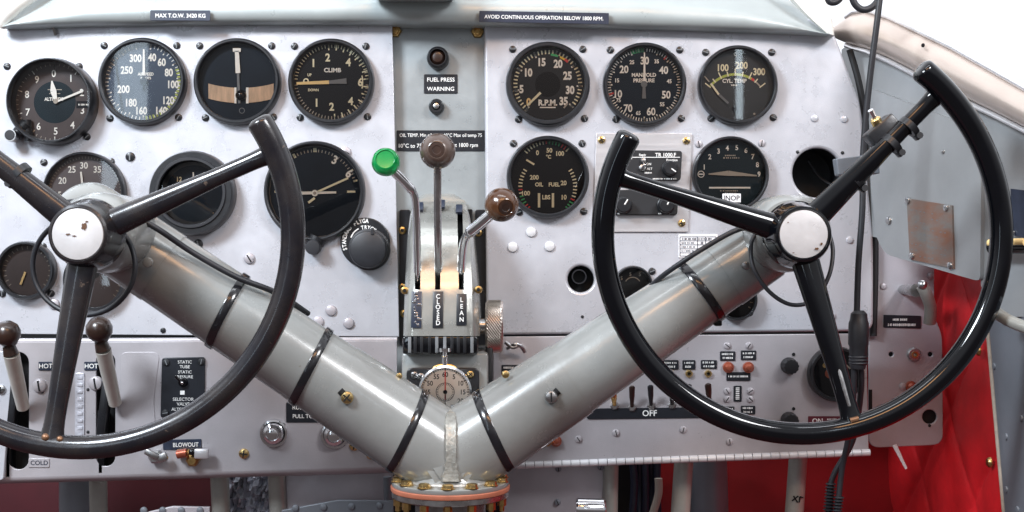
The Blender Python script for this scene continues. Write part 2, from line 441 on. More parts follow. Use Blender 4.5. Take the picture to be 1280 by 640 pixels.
b = B(); q = P(517, -19, -.04); b.lathe(q, [(0, -.0110), (.034, -.0110), (.041, -.0095), (.0425, -.006), (.0415, -.003), (.038, .0), (.038, .03), (0, .03)], 'cowl_paint', 48, axis=(0, 0, 1))
tag(b.build('compass_base', loc=q), 'rounded grey fitting cut by the top edge above the glareshield centre', 'fitting')

# ------------------------------------------------------------------ lower panels
yl = -.022
t = thing('switchboard', 'pale lower left switch panel with two vertical lever slots', 'panel', P(240, 510, yl))
out = ppoly([(-60, 428), (496, 426), (497, 584), (-60, 600)], yl)
b = B(); b.sheet(out, yl, .003, 'panel_warm', holes=[slotpoly(23, 440, 587, 13, yl), slotpoly(132, 440, 583, 12, yl)], bev=.0005); b.build('panel_sheet', t)
b = B(); vs = []; fs = []
for (x, y0, y1) in ((-60, 599, 609), (497, 583, 594)):
    for k in range(9):
        a = PI / 2 * k / 8
        q = P(x, y0, yl); z1 = P(x, y1, yl).z
        vs.append(Vector((q.x, yl - .0002 + .014 * (1 - math.cos(a)), q.z + (z1 - q.z) * math.sin(a))))
fs = [[k, k + 1, k + 10, k + 9] for k in range(8)]
b.add(vs, fs, 'panel_warm'); b.build('folded_edge', t, angle=60)
b = B(); q0, q1 = P(-60, 426, yl), P(496, 424, yl)
b.tube([q0 + Vector((0, .004, -.001)), q1 + Vector((0, .004, -.001))], .0028, 'panel_warm', 12); b.build('top_edge', t)
for (a, c, k_) in ((50, 482, 9), (120, 479, 9)): screw(t, a, c, yl, k_, 'panel_warm', 'slot', 80)
for (a, c) in ((53, 490), (110, 487), (110, 540)): screw(t, a, c, yl, 2, 'black_matte', 'none', name='rivet')
for (a, c) in ((305, 567), (443, 557), (464, 568)): screw(t, a, c, yl, 6.5, 'gold_screw', 'cross')
b = B(); b.sheet(ppoly(rounded(rect(94, 466, 106, 548), 2), yl), yl - .0012, .0012, 'clear_strip', bev=.0004)
for i in range(9): b.box(P(100, 472 + i * 9, yl - .0015), (.005, .0006, .003), 'clear_strip', .0002)
b.build('embossed_strip', t)
b = B(); b.sheet(ppoly(rounded([(150, 440), (200, 440), (192, 500), (196, 548), (152, 556)], 10), yl), yl - .0007, .0007, 'panel_warm', bev=.0003); b.build('patch_plate', t)

t = thing('switchboard', 'pale lower right switch panel hinged along its bottom edge', 'panel', P(860, 495, yl))
out = ppoly([(612, 421), (1083, 417), (1086, 562), (612, 580)], yl)
b = B(); b.sheet(out, yl, .003, 'panel_warm', bev=.0008); b.build('panel_sheet', t)
b = B(); n = 42
for i in range(n):
    f0, f1 = i / n, (i + .93) / n
    e = lambda f: P(612 + 476 * f, 583 - 17.5 * f, yl)
    b.tube([e(f0), e(f1)], .0032, 'white_tube', 12)
b.tube([P(612, 583, yl), P(1088, 565.5, yl)], .0012, 'void', 8); b.build('piano_hinge', t)
for (a, c) in ((909, 432), (936, 432), (770, 541), (723, 549), (854, 537), (912, 552), (909, 489), (938, 489), (909, 499), (938, 499), (760, 460)): screw(t, a, c, yl, 4.5, 'panel_warm', 'slot')

YC = .012
t = thing('side_console', 'small pale panel with rounded lower corner beside the red upholstery', 'panel', P(1132, 480, YC))
b = B(); b.sheet(ppoly(rounded([(1086, 262), (1168, 270), (1168, 396), (1178, 418), (1179, 556), (1086, 560)], 14), YC), YC, .003, 'panel_dim',
                 holes=[circ(1162, 521, 9, YC), circ(1114, 443, 3, YC), circ(1163, 443, 3, YC)], bev=.0008); b.build('panel_sheet', t)
b = B(); b.sheet(ppoly(rect(1096, 436, 1172, 540), YC + .008), YC + .008, .002, 'black_matte'); b.build('backing', t)
b = B(); b.sheet(ppoly(rect(1086, 487, 1090.5, 515), YC - .0035), YC - .0035, .001, 'void'); b.build('hinge_gap', t)
for (a, c, r, m) in ((1128, 483, 4.5, 'panel_dim'), (1162, 532, 2, 'black_matte'), (1104, 358, 4, 'panel_dim'), (1163, 345, 4, 'panel_dim')): screw(t, a, c, YC, r, m, 'none', name='rivet')

t = thing('side_plate', 'blue white metal edge plate at the far left beside the lever slot', 'plate', P(2, 500, -.03))
b = B(); b.sheet(ppoly(rounded([(-50, 432), (8, 440), (15, 460), (4, 600), (-50, 604)], 4), -.03), -.03, .004, 'panel_paint'); b.build('plate_sheet', t)
screw(t, 2, 487, -.03, 6, 'steel', 'cross')

# ------------------------------------------------------------------ placards
def bars(b, x0, x1, y, z, h, m, px=True, seed=0):
    """print too small to read in the photograph: letter-sized marks in a row"""
    r = random.Random(seed + int(x0 * 7 + y * 13)); x = x0
    while x < x1 - 1:
        wd = r.uniform(.6, 1.25); wd = min(wd, x1 - x)
        q = P(x + wd / 2, y, z); k = K(z)
        hh = h * r.uniform(.75, 1.0) * k
        vs = [q + Vector((-wd / 2 * k, 0, -hh / 2)), q + Vector((wd / 2 * k, 0, -hh / 2)), q + Vector((wd / 2 * k, 0, hh / 2)), q + Vector((-wd / 2 * k, 0, hh / 2))]
        b.add(vs, [[0, 1, 2, 3]], m); x += wd + r.choice((.5, .6, .7, 1.6))
def placard(x0, y0, x1, y1, y, label, lines=(), m='placard_black', ink='white_print', tilt=0, cat='placard', group=None, fake=(), t_=.0009, rr=1.2, name='placard', bold=.012):
    c = P((x0 + x1) / 2, (y0 + y1) / 2, y)
    t = thing(name, label, cat, c, group)
    def tr(a, d):
        cx, cy = (x0 + x1) / 2, (y0 + y1) / 2; ca, sa = math.cos(tilt), math.sin(tilt)
        return (cx + (a - cx) * ca - (d - cy) * sa, cy + (a - cx) * sa + (d - cy) * ca)
    b = B(); b.sheet(ppoly([tr(*p) for p in rounded(rect(x0, y0, x1, y1), rr, 3)], y), y - t_, t_, m, bev=.00025); b.build('plate', t)
    if lines or fake:
        b = B()
        for (s, px, py, size, wide) in lines:
            a, d = tr(px, py); b.text(s, P(a, d, y - t_ - .0002), size * K(y), ink, -tilt, wide=wide, bold=bold)
        for (a, d, py, h) in fake: bars(b, a, d, py, y - t_ - .0002, h, ink)
        b.build('lettering', t)
    return t
yg = -.0222
placard(188, 13, 263, 26, yg, 'black MAX T.O.W. placard on the left of the glareshield', [('MAX T.O.W. 3420 KG', 225.5, 19.5, 7.0, .95)], 'placard_navy', tilt=.005)
placard(599, 15, 761, 29, yg, 'long black AVOID CONTINUOUS OPERATION placard on the glareshield', [('AVOID CONTINUOUS OPERATION BELOW 1800 RPM.', 680, 22, 6.6, .93)], 'placard_navy', tilt=.018)
placard(530, 93, 572, 117, .012, 'black FUEL PRESS WARNING placard between two round fittings', [('FUEL PRESS', 551, 99.5, 7.0, 1.0), ('WARNING', 551, 111, 7.0, 1.0)])
placard(496, 163, 606, 189, .012, 'wide black OIL TEMP placard behind the lever balls', [('OIL TEMP. Min oil temp 40°C Max oil temp 75', 551, 169.5, 6.2, .87), ('10°C to 75°C', 516, 182, 7, .95), ('at 1800 rpm', 582, 182, 7, .9)], bold=.004)
for nm, px in (('left', 57), ('right', 114)):
    placard(px - 8.5, 452, px + 8, 463, yl, 'dark HOT tag %s' % ('partly covered by the left wheel spoke' if nm == 'left' else 'beside the right-hand heater lever'), [('HOT', px, 457.5, 8, 1)], 'placard_navy', group='dark HOT tags')
placard(36, 573, 62, 584, yl, 'pale COLD tag just under the left wheel rim', [('COLD', 49, 578.5, 8, 1)], 'panel_warm', 'placard_navy')
placard(204, 549, 252, 562, yl, 'dark BLOWOUT tag above the small brass valve', [('BLOWOUT', 232, 556, 7.5, .85)], 'placard_navy', tilt=-.02)
placard(358, 503, 418, 528, yl, 'black RUDDER placard above the two chrome pull knobs', [('RUDDER', 379, 509.5, 7, 1), ('PULL TO ADJ', 385, 521, 7, .95)])
placard(733, 509.5, 912, 523, yl, 'long black OFF strip below the toggle switches', [('OFF', 812, 516.3, 10.5, 1)], rr=4, tilt=-.012)
placard(1010, 520, 1050, 532, yl, 'dark red ON placard left of the wheel spoke foot', [('ON', 1022, 526, 8.5, 1)], 'placard_red', fake=[(1034, 1046, 524, 2), (1034, 1044, 528, 2)])
small = [(828, 450, 848, 462, 'small black tag half hidden by the right wheel rim'), (853, 450, 869, 462, 'small square black tag over the middle brass jack'),
         (876, 450, 896, 461, 'small black tag over the right-hand brass jack'), (900, 439, 919, 451, 'small bluish black tag over the left copper button'),
         (926, 438, 945, 450, 'small black tag over the right copper button'), (908, 465, 938, 476, 'wide black tag beneath the two copper buttons'),
         (900, 508, 918, 519, 'small black tag near the rim, left of a pair'), (926, 507, 944, 518, 'small black tag over the lowest copper button'),
         (627, 456, 650, 468, 'small black tag partly behind the right column arm')]
for (x0, y0, x1, y1, lb) in small:
    two = x1 - x0 < 25
    placard(x0, y0, x1, y1, yl, lb, fake=[(x0 + 2.5, x1 - 2, (y0 + y1) / 2 - (2.4 if two else 0), 2.6)] + ([(x0 + 3.5, x1 - 3, (y0 + y1) / 2 + 2.4, 2.6)] if two else []))
t = placard(917, 482, 927, 502, yl, 'narrow upright black tag between four slotted screws')
b = B()
for i in range(7): b.box(P(922, 485 + i * 2.3, yl - .0012), (.0034, .0002, .0009), 'white_print')
b.build('lettering', t)
placard(1104, 394, 1151, 410, YC, 'slanted black placard at the top of the small side panel', m='placard_black', tilt=.03, fake=[(1116, 1134, 399.5, 3), (1110, 1147, 406, 3.4)])
t = placard(848, 293, 897, 322, 0, 'white printed data table below the radio plate', m='placard_white', rr=.6)
b = B()
for yy in (296, 301, 306, 311, 316, 320):
    q0, q1 = P(850, yy, -.0011), P(895, yy, -.0011); b.box((q0 + q1) / 2, (q1.x - q0.x, .0001, .0006), 'placard_navy')
for xx in (850, 872, 882, 895):
    q0, q1 = P(xx, 296, -.00112), P(xx, 320, -.00112); b.box((q0 + q1) / 2, (.0006, .0001, q0.z - q1.z), 'placard_navy')
bars(b, 853, 890, 298.6, -.0012, 2.6, 'placard_navy')
for yy in (303.6, 308.6, 313.6): bars(b, 852, 869, yy, -.0012, 2.0, 'placard_navy')
bars(b, 876, 880, 303.6, -.0012, 3, 'placard_navy'); b.build('lettering', t)

# ------------------------------------------------------------------ gauges
class Dial:
    """draws flat print on a dial: absolute photo pixels on the dial's own plane"""
    def __init__(s, px, py, r, y): s.px, s.py, s.r, s.y = px, py, r, y; s.k = K(y); s.b = B(); s.lift = 0
    def pt(s, x, y, h=.0002): q = P(x, y, s.y); q.y -= h + s.lift; return q
    def tick(s, a, r0, r1, wd, m='lume', h=.0002):
        a = math.radians(a); d = Vector((math.sin(a), 0, math.cos(a))); n = Vector((d.z, 0, -d.x)); c = s.pt(s.px, s.py, h); k = s.k * s.r
        w_ = wd * s.k / 2
        s.b.add([c + d * r0 * k - n * w_, c + d * r0 * k + n * w_, c + d * r1 * k + n * w_, c + d * r1 * k - n * w_], [[0, 1, 2, 3]], m)
    def ticks(s, a0, a1, n, r0, r1, wd, m='lume', skip=None):
        for i in range(n + 1):
            if skip and i % skip == 0: continue
            s.tick(a0 + (a1 - a0) * i / n, r0, r1, wd, m)
    def arc(s, a0, a1, r0, r1, m, h=.00015, cx=None, cy=None, n=24):
        c = s.pt(cx if cx is not None else s.px, cy if cy is not None else s.py, h); k = s.k * s.r; vs = []
        for i in range(n + 1):
            a = math.radians(a0 + (a1 - a0) * i / n); d = Vector((math.sin(a), 0, math.cos(a)))
            vs += [c + d * r0 * k, c + d * r1 * k]
        s.b.add(vs, [[2 * i, 2 * i + 1, 2 * i + 3, 2 * i + 2] for i in range(n)], m)
    def disc(s, x, y, r, m, h=.0001):
        c = s.pt(x, y, h); n = 32
        s.b.add([c + Vector((math.cos(2 * PI * i / n), 0, math.sin(2 * PI * i / n))) * r * s.k for i in range(n)], [list(range(n))], m)
    def line(s, x0, y0, x1, y1, wd, m='lume', h=.0002, w1=None):
        a, c = s.pt(x0, y0, h), s.pt(x1, y1, h); d = (c - a).normalized(); n = Vector((d.z, 0, -d.x)); u = wd * s.k / 2; v = (w1 if w1 is not None else wd) * s.k / 2
        s.b.add([a - n * u, a + n * u, c + n * v, c - n * v], [[0, 1, 2, 3]], m)
    def text(s, t, x, y, size, m='lume', rot=0, wide=.9, bold=.018): s.b.text(t, s.pt(x, y, .00025), size * s.k * 1.05, m, rot, bold + .016, wide)
class Hand(Dial): pass
def gauge(px, py, r, label, dial_mat, draw, hand=None, depth=.011, bez=.885, screws='four', bmat='black_paint', glass='dial_glass_thin', sm='black_paint', inner=True, group=None, y0=0.0, name='gauge', cat='gauge'):
    q = P(px, py, y0 - depth); base = Vector((q.x, y0, q.z)); k = K(y0 - depth); R = r * k
    t = thing(name, label, cat, base, group)
    b = B()
    b.lathe(base, [(R * .97, -.002), (R, 0), (R, depth * .62), (R * .985, depth * .85), (R * .955, depth), (R * (bez + .035), depth), (R * (bez + .012), depth * .93), (R * bez, depth * .72), (R * bez, .0015)], bmat, 72)
    b.build('bezel', t)
    b = B(); b.lathe(base, [(R * (bez + .01), .0015), (R * (bez + .01), .0024), (0, .0024)], dial_mat, 64); dl = b.build('dial', t)
    yy = y0 - .0024
    # the dial lies deeper than the bezel front: shift the print's centre with it
    cpx = 640 + base.x / K(yy); cpy = 320 - base.z / K(yy)
    def mk(cls):
        d = cls(px, py, r * bez, yy)
        d.k = k
        def pt(x, y, h=.0002): return Vector((base.x + (x - px) * k, yy - h - d.lift, base.z - (y - py) * k))
        d.pt = pt
        return d
    d = mk(Dial); draw(d)
    if d.b.v: d.b.build('dial_print', t)
    if hand:
        h = mk(Hand); h.lift = .0016; hand(h); h.b.build('needle', t)
    b = B(); b.lathe(base, [(R * (bez + .012), depth * .72), (0, depth * .74)], glass, 64); b.build('glass', t)
    if screws:
        offs = {'four': [(-.83, -.80), (.82, -.80), (-.70, .85), (.86, .83)], 'three': [(-.8, -.8), (.82, -.8), (.84, .82)], 'top': [(-.86, -.78), (.78, -.8)]}[screws] if isinstance(screws, str) else None
        for ox, oy in (offs if offs else screws):
            if offs: screw(t, px + ox * r, py + oy * r, y0, 4.6, sm)
            else: screw(t, ox, oy, y0, 4.6, sm)
    return t, base, k

# altimeter
def dr(d):
    d.disc(d.px, d.py, .54 * d.r, 'dial_teal', .00005)
    for i in range(10):
        a = math.radians(36 * i - 2); d.text(str(i), d.px + math.sin(a) * .74 * d.r, d.py - math.cos(a) * .74 * d.r, 12, 'lume_white', bold=.0)
    d.ticks(0, 360, 50, .93, .99, .8, 'lume_dim'); d.ticks(0, 360, 10, .88, .99, 1.2, 'lume_white')
    d.text('ALTITUDE', d.px - 1, d.py - 4, 5.5, 'lume_white'); d.line(d.px - 9, d.py - 16, d.px + 9, d.py - 16, 1, 'lume_dim'); d.line(d.px - 7, d.py - 11, d.px + 7, d.py - 11, 1, 'lume_dim')
    d.b.box(d.pt(d.px + 36, d.py + 3), (17 * d.k, .0003, 9 * d.k), 'dial_black'); bars_at(d, d.px + 30, d.px + 43, d.py + 3, 2.6, 'lume_white')
def bars_at(d, x0, x1, y, h, m, seed=1):
    r = random.Random(int(x0 * 3 + y * 5)); x = x0
    while x < x1 - .6:
        wd = min(r.uniform(.9, 1.9), x1 - x); d.line(x, y, x + wd, y, h * r.uniform(.7, 1), m, .0004); x += wd + r.choice((.5, .7, 1.6))
def hd(d):
    d.line(d.px + 2, d.py - 2, d.px - 1, d.py - 14, 4, 'lume_white', w1=8); d.line(d.px - 1, d.py - 14, d.px - 3, d.py - 27, 8, 'lume_white', w1=1.5)
    d.line(d.px + 2, d.py, d.px + 36, d.py - 14, 2.2, 'lume_white', .0006, w1=3.0); d.disc(d.px + 2, d.py - 1, 3, 'lume_dim', .0008)
t, base, k = gauge(60, 125, 55, 'round altimeter with brown dial ring at the far upper left', 'dial_brown', dr, hd, depth=.020, bez=.90, screws=[(9, 83), (99, 83), (109, 171)])
b = B(); q = P(22, 169, -.006); q0 = P(30, 158, -.004)
b.tube([P(34, 154, -.006), P(20, 170, -.006)], 8 * S, 'black_paint', 16); b.tube([P(34, 150, -.006), P(36, 176, -.006)], 5 * S, 'black_paint', 12); b.build('knob_bracket', t)
b = B(); b.lathe(P(17, 170, -.008), [(8 * S, 0), (8 * S, .008), (7.5 * S, .0095), (6.4 * S, .0095)], 'steel', 28); b.lathe(P(17, 170, -.008), [(6.6 * S, .0085), (6 * S, .010), (0, .0102)], 'black_matte', 28); b.build('setting_knob', t)

# airspeed
def dr(d):
    for s, x, y in (('300', 166, 71), ('250', 155, 86), ('200', 151, 110), ('180', 160, 127), ('160', 173, 137), ('140', 198, 137), ('120', 207, 124), ('100', 213, 104), ('80', 208, 89), ('60', 199, 76), ('40', 187, 70)):
        d.text(s, x, y, 12.5, 'lume_white', wide=.78)
    d.ticks(12, 348, 56, .90, .98, 1.2, 'lume_white'); d.ticks(12, 348, 14, .86, .98, 1.6, 'lume_white')
    d.ticks(70, 175, 18, .88, .99, 2.0, 'ink_lime')
    d.text('AIRSPEED', d.px + 3, d.py - 10, 5, 'lume_white'); d.text('KNOTS', d.px + 3, d.py - 5, 4.2, 'lume_white')
    d.line(140, 68, 150, 138, 3, 'dial_black')
def hd(d): d.line(d.px + 1, d.py - 8, d.px + 1, d.py - 41, 3.4, 'lume_white', w1=2); d.line(d.px + 1, d.py + 12, d.px + 1, d.py - 8, 3, 'dial_navy'); d.disc(d.px + 1, d.py, 5, 'dial_navy', .0003)
gauge(176, 101, 55, 'airspeed indicator with blue grey dial and numbers to 300', 'dial_blue', dr, hd, screws='four', glass='dial_glass')

# turn and slip
def dr(d):
    n = 16; vs = []; m = 'tan_tube'
    for sgn, x0, x1 in ((-1, 258, 291), (1, 306, 340)):
        for i in range(8):
            xa = x0 + (x1 - x0) * i / 8; xb = x0 + (x1 - x0) * (i + 1) / 8
            f = lambda x: 118 - ((x - 299) / 41.0) ** 2 * 5.5
            d.b.add([d.pt(xa, f(xa) - 9.5, .0008), d.pt(xb, f(xb) - 9.5, .0008), d.pt(xb, f(xb) + 9.5, .0008), d.pt(xa, f(xa) + 9.5, .0008)], [[0, 1, 2, 3]], m)
    d.line(292, 108, 292, 128, 2.6, 'lume_white', .0011); d.line(307, 108, 307, 128, 3.2, 'lume_white', .0011)
    d.b.ball(d.pt(299, 118, .0), 7.3 * d.k, 'black_gloss', 20)
    d.arc(0, 360, .06, .075, 'ink_grey', cx=300, cy=137)
def hd(d): d.line(297, 128, 295.5, 90, 3, 'ink_grey', w1=3); d.line(295.5, 90, 294, 62, 6, 'lume_white', w1=5); d.line(289, 61, 299, 61, 4.5, 'lume_white')
gauge(295, 101, 54.5, 'turn and slip indicator with white T needle and tan level tube', 'dial_navy', dr, hd)

# climb
def dr(d):
    for s, x, y in (('1', 390, 77), ('2', 408, 70), ('4', 434, 76), ('6', 449, 101), ('4', 437, 125), ('2', 413, 132), ('1', 394, 127)): d.text(s, x, y, 13, 'lume')
    d.text('CLIMB', 414, 86, 7, 'lume_white', wide=1.05); d.text('UP', 385, 92, 4.5, 'lume'); d.text('DOWN', 390, 111, 4.2, 'lume')
    d.ticks(-85, 85, 32, .90, .985, 1.1, 'lume'); d.ticks(95, 265, 32, .90, .985, 1.1, 'lume_dim'); d.ticks(-5, 175, 14, .84, .985, 1.6, 'lume')
    d.arc(78, 102, .80, .83, 'lume'); d.disc(415, 152, 1.2, 'lume_white')
def hd(d): d.line(432, 100, 410, 101.5, 7, 'ink_grey', w1=4); d.line(410, 101.5, 369, 103, 4.6, 'needle_orange', w1=3.2); d.arc(0, 360, .04, .075, 'lume', cx=381, cy=100)
gauge(413, 101, 54, 'vertical speed gauge marked CLIMB with an orange needle pointing left', 'dial_black', dr, hd)

# row two, left
def dr(d):
    d.text('20', 74, 225, 11, 'lume_white', bold=0); d.text('25', 86, 211, 11, 'lume_white', bold=0); d.text('30', 101, 206, 11, 'lume_white', bold=0); d.text('35', 118, 211, 11, 'lume_white', bold=0); d.text('15', 68, 243, 11, 'lume_white', bold=0)
    d.ticks(-120, 120, 48, .92, .98, .9, 'lume_dim')
def hd(d): d.line(101, 240, 98, 214, 3, 'lume_white', w1=2.2)
gauge(103, 241, 52, 'pale faced gauge half hidden behind the left wheel hub', 'dial_pale', dr, hd, bez=.91, screws=[(55, 203), (139, 202)], glass='dial_glass')
def dr(d):
    d.arc(0, 360, .84, .99, 'rubber')
    for s, x, y, z in (('12', 219, 223, 8), ('9', 252, 221, 8), ('0', 229, 225, 6), ('.', 243, 224, 8)): d.text(s, x, y, z, 'lume')
    for x in (219, 225, 231, 238, 245, 251): d.line(x, 231, x + 3, 231, 3.5, 'lume_dim')
    d.line(237, 214, 238, 230, 1.6, 'lume_white')
t, base, k = gauge(238, 241, 53.5, 'black gauge with thick ridged bezel behind the left wheel spoke', 'dial_navy', dr, depth=.016, bez=.80, screws=[])
b = B(); b.lathe(base, [(51 * k * .78, .016), (51 * k * .80, .0175), (51 * k * .86, .0175), (51 * k * .88, .016)], 'rubber', 64); b.build('bezel_ridge', t)

# directional gyro with its course knob
def dr(d):
    d.ticks(-40, 75, 23, .86, .92, 1.1, 'lume_dim'); d.tick(0, .86, .95, 4, 'lume'); d.tick(-30, .85, .95, 3, 'lume'); d.tick(90, .70, .88, 2.6, 'lume'); d.tick(-90, .70, .88, 2.6, 'lume')
    d.text('3', 417, 199, 14, 'lume_white', rot=-.4); d.text('6', 435, 216, 14, 'lume_white', rot=-.6)
    d.tick(60, .87, .96, 2.4, 'lume'); d.tick(75, .87, .96, 2.4, 'lume')
    d.arc(0, 360, .985, 1.0, 'ink_grey')
def hd(d):
    d.line(394, 240, 434, 222, 2.6, 'lume'); d.line(384, 253, 392, 247, 3, 'lume'); d.line(372, 241, 419, 240, 4, 'lume_white', w1=2.6); d.disc(392, 241, 4, 'lume_white', .0003); d.disc(392, 241, 2.0, 'lume_dim', .0005)
t, base, k = gauge(392, 239, 63.5, 'large dark gyro dial with pale hands behind the left wheel rim', 'dial_navy', dr, hd, bez=.91, screws=[])
b = B(); b.tube([P(398, 296, -.004), P(394, 305, -.004)], 11 * S, 'black_paint', 16); b.lathe(P(393, 309, -.004), [(9.5 * S, 0), (9.5 * S, .010), (8.5 * S, .0115), (0, .012)], 'rubber', 28); b.build('caging_knob', t)
t = thing('course_selector', 'fat black selector knob with curved lettered scale beside the gyro', 'knob', P(460, 308, 0))
b = B(); b.sheet(circ(457, 303, 31), -.004, .004, 'black_paint', bev=.0008); b.build('scale_plate', t)
b = B()
for i, ch in enumerate('STANDARD FLYGA'):
    a = math.radians(-108 + i * 8.6); q = P(457 + 27 * math.sin(a), 303 - 27 * math.cos(a), -.0042); b.text(ch, q, 7 * S, 'white_print', -a, bold=.03, wide=.8)
for i, ch in enumerate('TRYCK'):
    a = math.radians(-12 + i * 12); q = P(457 + 19 * math.sin(a), 303 - 19 * math.cos(a), -.0042); b.text(ch, q, 6.5 * S, 'white_print', -a, bold=.03, wide=.8)
for i in range(5):
    a0, a1 = math.radians(-72 + i * 9), math.radians(-72 + i * 9 + 9)
    vs = [P(457 + r_ * math.sin(a), 303 - r_ * math.cos(a), -.0042) for a in (a0, a1) for r_ in (18.5, 20)]; b.add(vs, [[0, 1, 3, 2]], 'white_print')
b.build('lettering', t)
b = B(); q = P(462, 312, -.004)
vs = [(26 * S, 0), (26 * S, .004), (23.5 * S, .005), (23 * S, .014), (22 * S, .016), (20 * S, .0168), (0, .0172)]
b.lathe(q, vs, 'rubber', 40); b.build('knob_cap', t)
b = B(); b.sheet(ppoly(rounded(rect(466, 286, 470, 294), 1), -.004), -.0215, .001, 'rubber'); b.build('pointer', t)

# small gauges bottom left
def dr(d): d.ticks(-130, 130, 20, .84, .96, 1, 'lume_dim')
def hd(d): d.line(28, 340, 22, 356, 2.6, 'needle_orange')
gauge(30, 338, 37, 'small dark gauge with orange needle at the left edge', 'dial_brown', dr, hd, bez=.86, screws=[(3, 367), (64, 367), (54, 308)])
def dr(d): d.ticks(-130, 130, 20, .84, .96, 1, 'lume_dim'); d.disc(115, 342, 6, 'dial_grey')
gauge(116, 350, 39, 'small gauge below and behind the left wheel hub', 'dial_pale', dr, None, bez=.88, screws=[(152, 369), (82, 385)], glass='dial_glass')

# RPM
def dr(d):
    for s, x, y in (('5', 652, 110), ('10', 660, 89), ('15', 677, 76), ('20', 698, 78), ('25', 710, 93), ('30', 713, 111), ('35', 705, 125)): d.text(s, x, y, 13, 'lume_white', wide=.8, bold=.03)
    d.text('0', 661, 126, 12, 'needle_orange', bold=.03)
    d.ticks(-140, 132, 42, .84, .95, 1.7, 'lume'); d.ticks(-140, 132, 7, .80, .96, 2.0, 'lume_white')
    d.arc(6, 20, .80, .86, 'ink_green', .0003); d.arc(24, 34, .80, .86, 'ink_yellow', .0003); d.arc(34, 42, .80, .87, 'ink_red', .0003)
    d.text('R.P.M.', 685, 127, 9.5, 'lume_white', wide=.95, bold=.03); d.line(675, 133, 695, 133, 1.5, 'lume_white'); d.disc(685, 104, 16, 'void', .0002)
def hd(d): d.line(659, 131, 676, 114.5, 2.6, 'lume', w1=3.2); d.line(705, 134, 710, 128, 2, 'lume_dim')
gauge(685, 104, 53, 'tachometer marked R.P.M. at the top left of the right panel', 'dial_charcoal', dr, hd, bez=.86)

# manifold pressure
def dr(d):
    for s, x, y in (('30', 807, 74), ('40', 831, 86), ('50', 834, 117), ('60', 815, 138), ('70', 786, 134), ('10', 773, 116), ('20', 781, 85)): d.text(s, x, y, 12.5, 'lume_white', wide=.85, bold=.015)
    for s, x, y in (('35', 822, 75), ('45', 838, 100), ('55', 829, 129), ('65', 799, 140), ('75', 774, 124), ('15', 772, 99), ('25', 791, 76)): d.text(s, x, y, 6.5, 'lume_white', wide=.9, bold=.015)
    d.ticks(0, 360, 80, .90, .985, 1.2, 'lume_white'); d.ticks(0, 360, 16, .86, .985, 1.6, 'lume_white')
    d.text('MANIFOLD', 806, 92, 6.2, 'lume_white', wide=.95); d.text('PRESSURE', 806, 99, 6.2, 'lume_white', wide=.95)
    d.ticks(-20, -2, 6, .88, .985, 1.6, 'ink_green'); d.tick(38, .86, .985, 2, 'ink_red'); d.tick(-105, .86, .985, 2, 'ink_red')
def hd(d): d.line(806.5, 104, 806.5, 64, 3.4, 'lume_white', w1=1.4); d.line(806, 102, 806, 122, 3, 'ink_grey', w1=5); d.disc(806, 104, 4, 'ink_grey', .0003)
gauge(806.5, 104.5, 52.5, 'manifold pressure gauge with dark blue dial and upright white needle', 'dial_navy', dr, hd, bez=.89)

# cylinder temperature
def dr(d):
    for s, x, y in (('100', 905, 83), ('200', 929, 80), ('300', 951, 88)): d.text(s, x, y, 11.5, 'lume', wide=.85)
    c = (921, 132); rr = 40 / d.r
    d.arc(-52, 30, rr - .02, rr + .05, 'ink_lime', cx=c[0], cy=c[1]); d.arc(30, 36, rr - .02, rr + .05, 'ink_red', cx=c[0], cy=c[1]); d.arc(36, 52, rr - .01, rr + .03, 'lume_dim', cx=c[0], cy=c[1])
    for i, a in enumerate(range(-52, 60, 13)):
        a = math.radians(a); L_ = 48 if i % 2 == 0 else 45; d.line(c[0] + 39 * math.sin(a), c[1] - 39 * math.cos(a), c[0] + L_ * math.sin(a), c[1] - L_ * math.cos(a), 1.5, 'lume')
    d.text('CYL. TEMP', 920, 99.5, 6.5, 'lume_white', wide=.95); d.text('C', 921, 66, 6, 'lume_dim'); bars_at(d, 916, 924, 105, 2.2, 'lume_white')
    d.disc(921, 135, 4.5, 'dial_black'); d.disc(945, 141, 1.4, 'lume_dim')
def hd(d): d.line(890, 103, 900, 117, 2.4, 'lume', w1=2.6); d.line(882, 94, 888, 101, 1.4, 'lume_dim'); d.line(900, 117, 912, 128, 3, 'ink_grey')
gauge(923.5, 105.5, 50, 'cylinder temperature gauge with green arc and reflected light streak', 'dial_grey', dr, hd, bez=.89, glass='dial_glass')

# oil and fuel pressure
def dr(d):
    for s, x, y, z in (('0', 672, 190, 7.5), ('50', 687, 187, 7.5), ('100', 700, 191, 7.5), ('°C', 686, 195, 6), ('200', 668, 221, 7.5), ('100', 657, 241, 7.5), ('20', 705, 228, 7.5), ('10', 705, 246, 7.5), ('OIL', 674, 230, 6.5), ('FUEL', 693, 230, 6.5), ('LBS', 683, 246, 7.0)): d.text(s, x, y, z, 'lume', wide=.95, bold=.02)
    def fan(cx, cy, r0, r1, a0, a1, n, cols):
        for i in range(n + 1):
            a = math.radians(a0 + (a1 - a0) * i / n); d.line(cx + r0 * math.sin(a), cy - r0 * math.cos(a), cx + r1 * math.sin(a), cy - r1 * math.cos(a), 1.6, cols[i] if isinstance(cols, list) else cols)
    fan(685, 212, 33, 38, -50, 44, 14, ['lume'] * 7 + ['ink_red'] + ['ink_green'] * 4 + ['ink_red', 'ink_red', 'lume'])
    fan(690, 233, 37, 42, -132, -58, 12, ['ink_red', 'ink_red', 'ink_green', 'ink_green', 'ink_green', 'lume', 'ink_red'] + ['lume'] * 6)
    fan(680, 233, 37, 42, 58, 132, 12, ['lume'] * 8 + ['lume', 'ink_red', 'ink_green', 'ink_green', 'ink_green'])
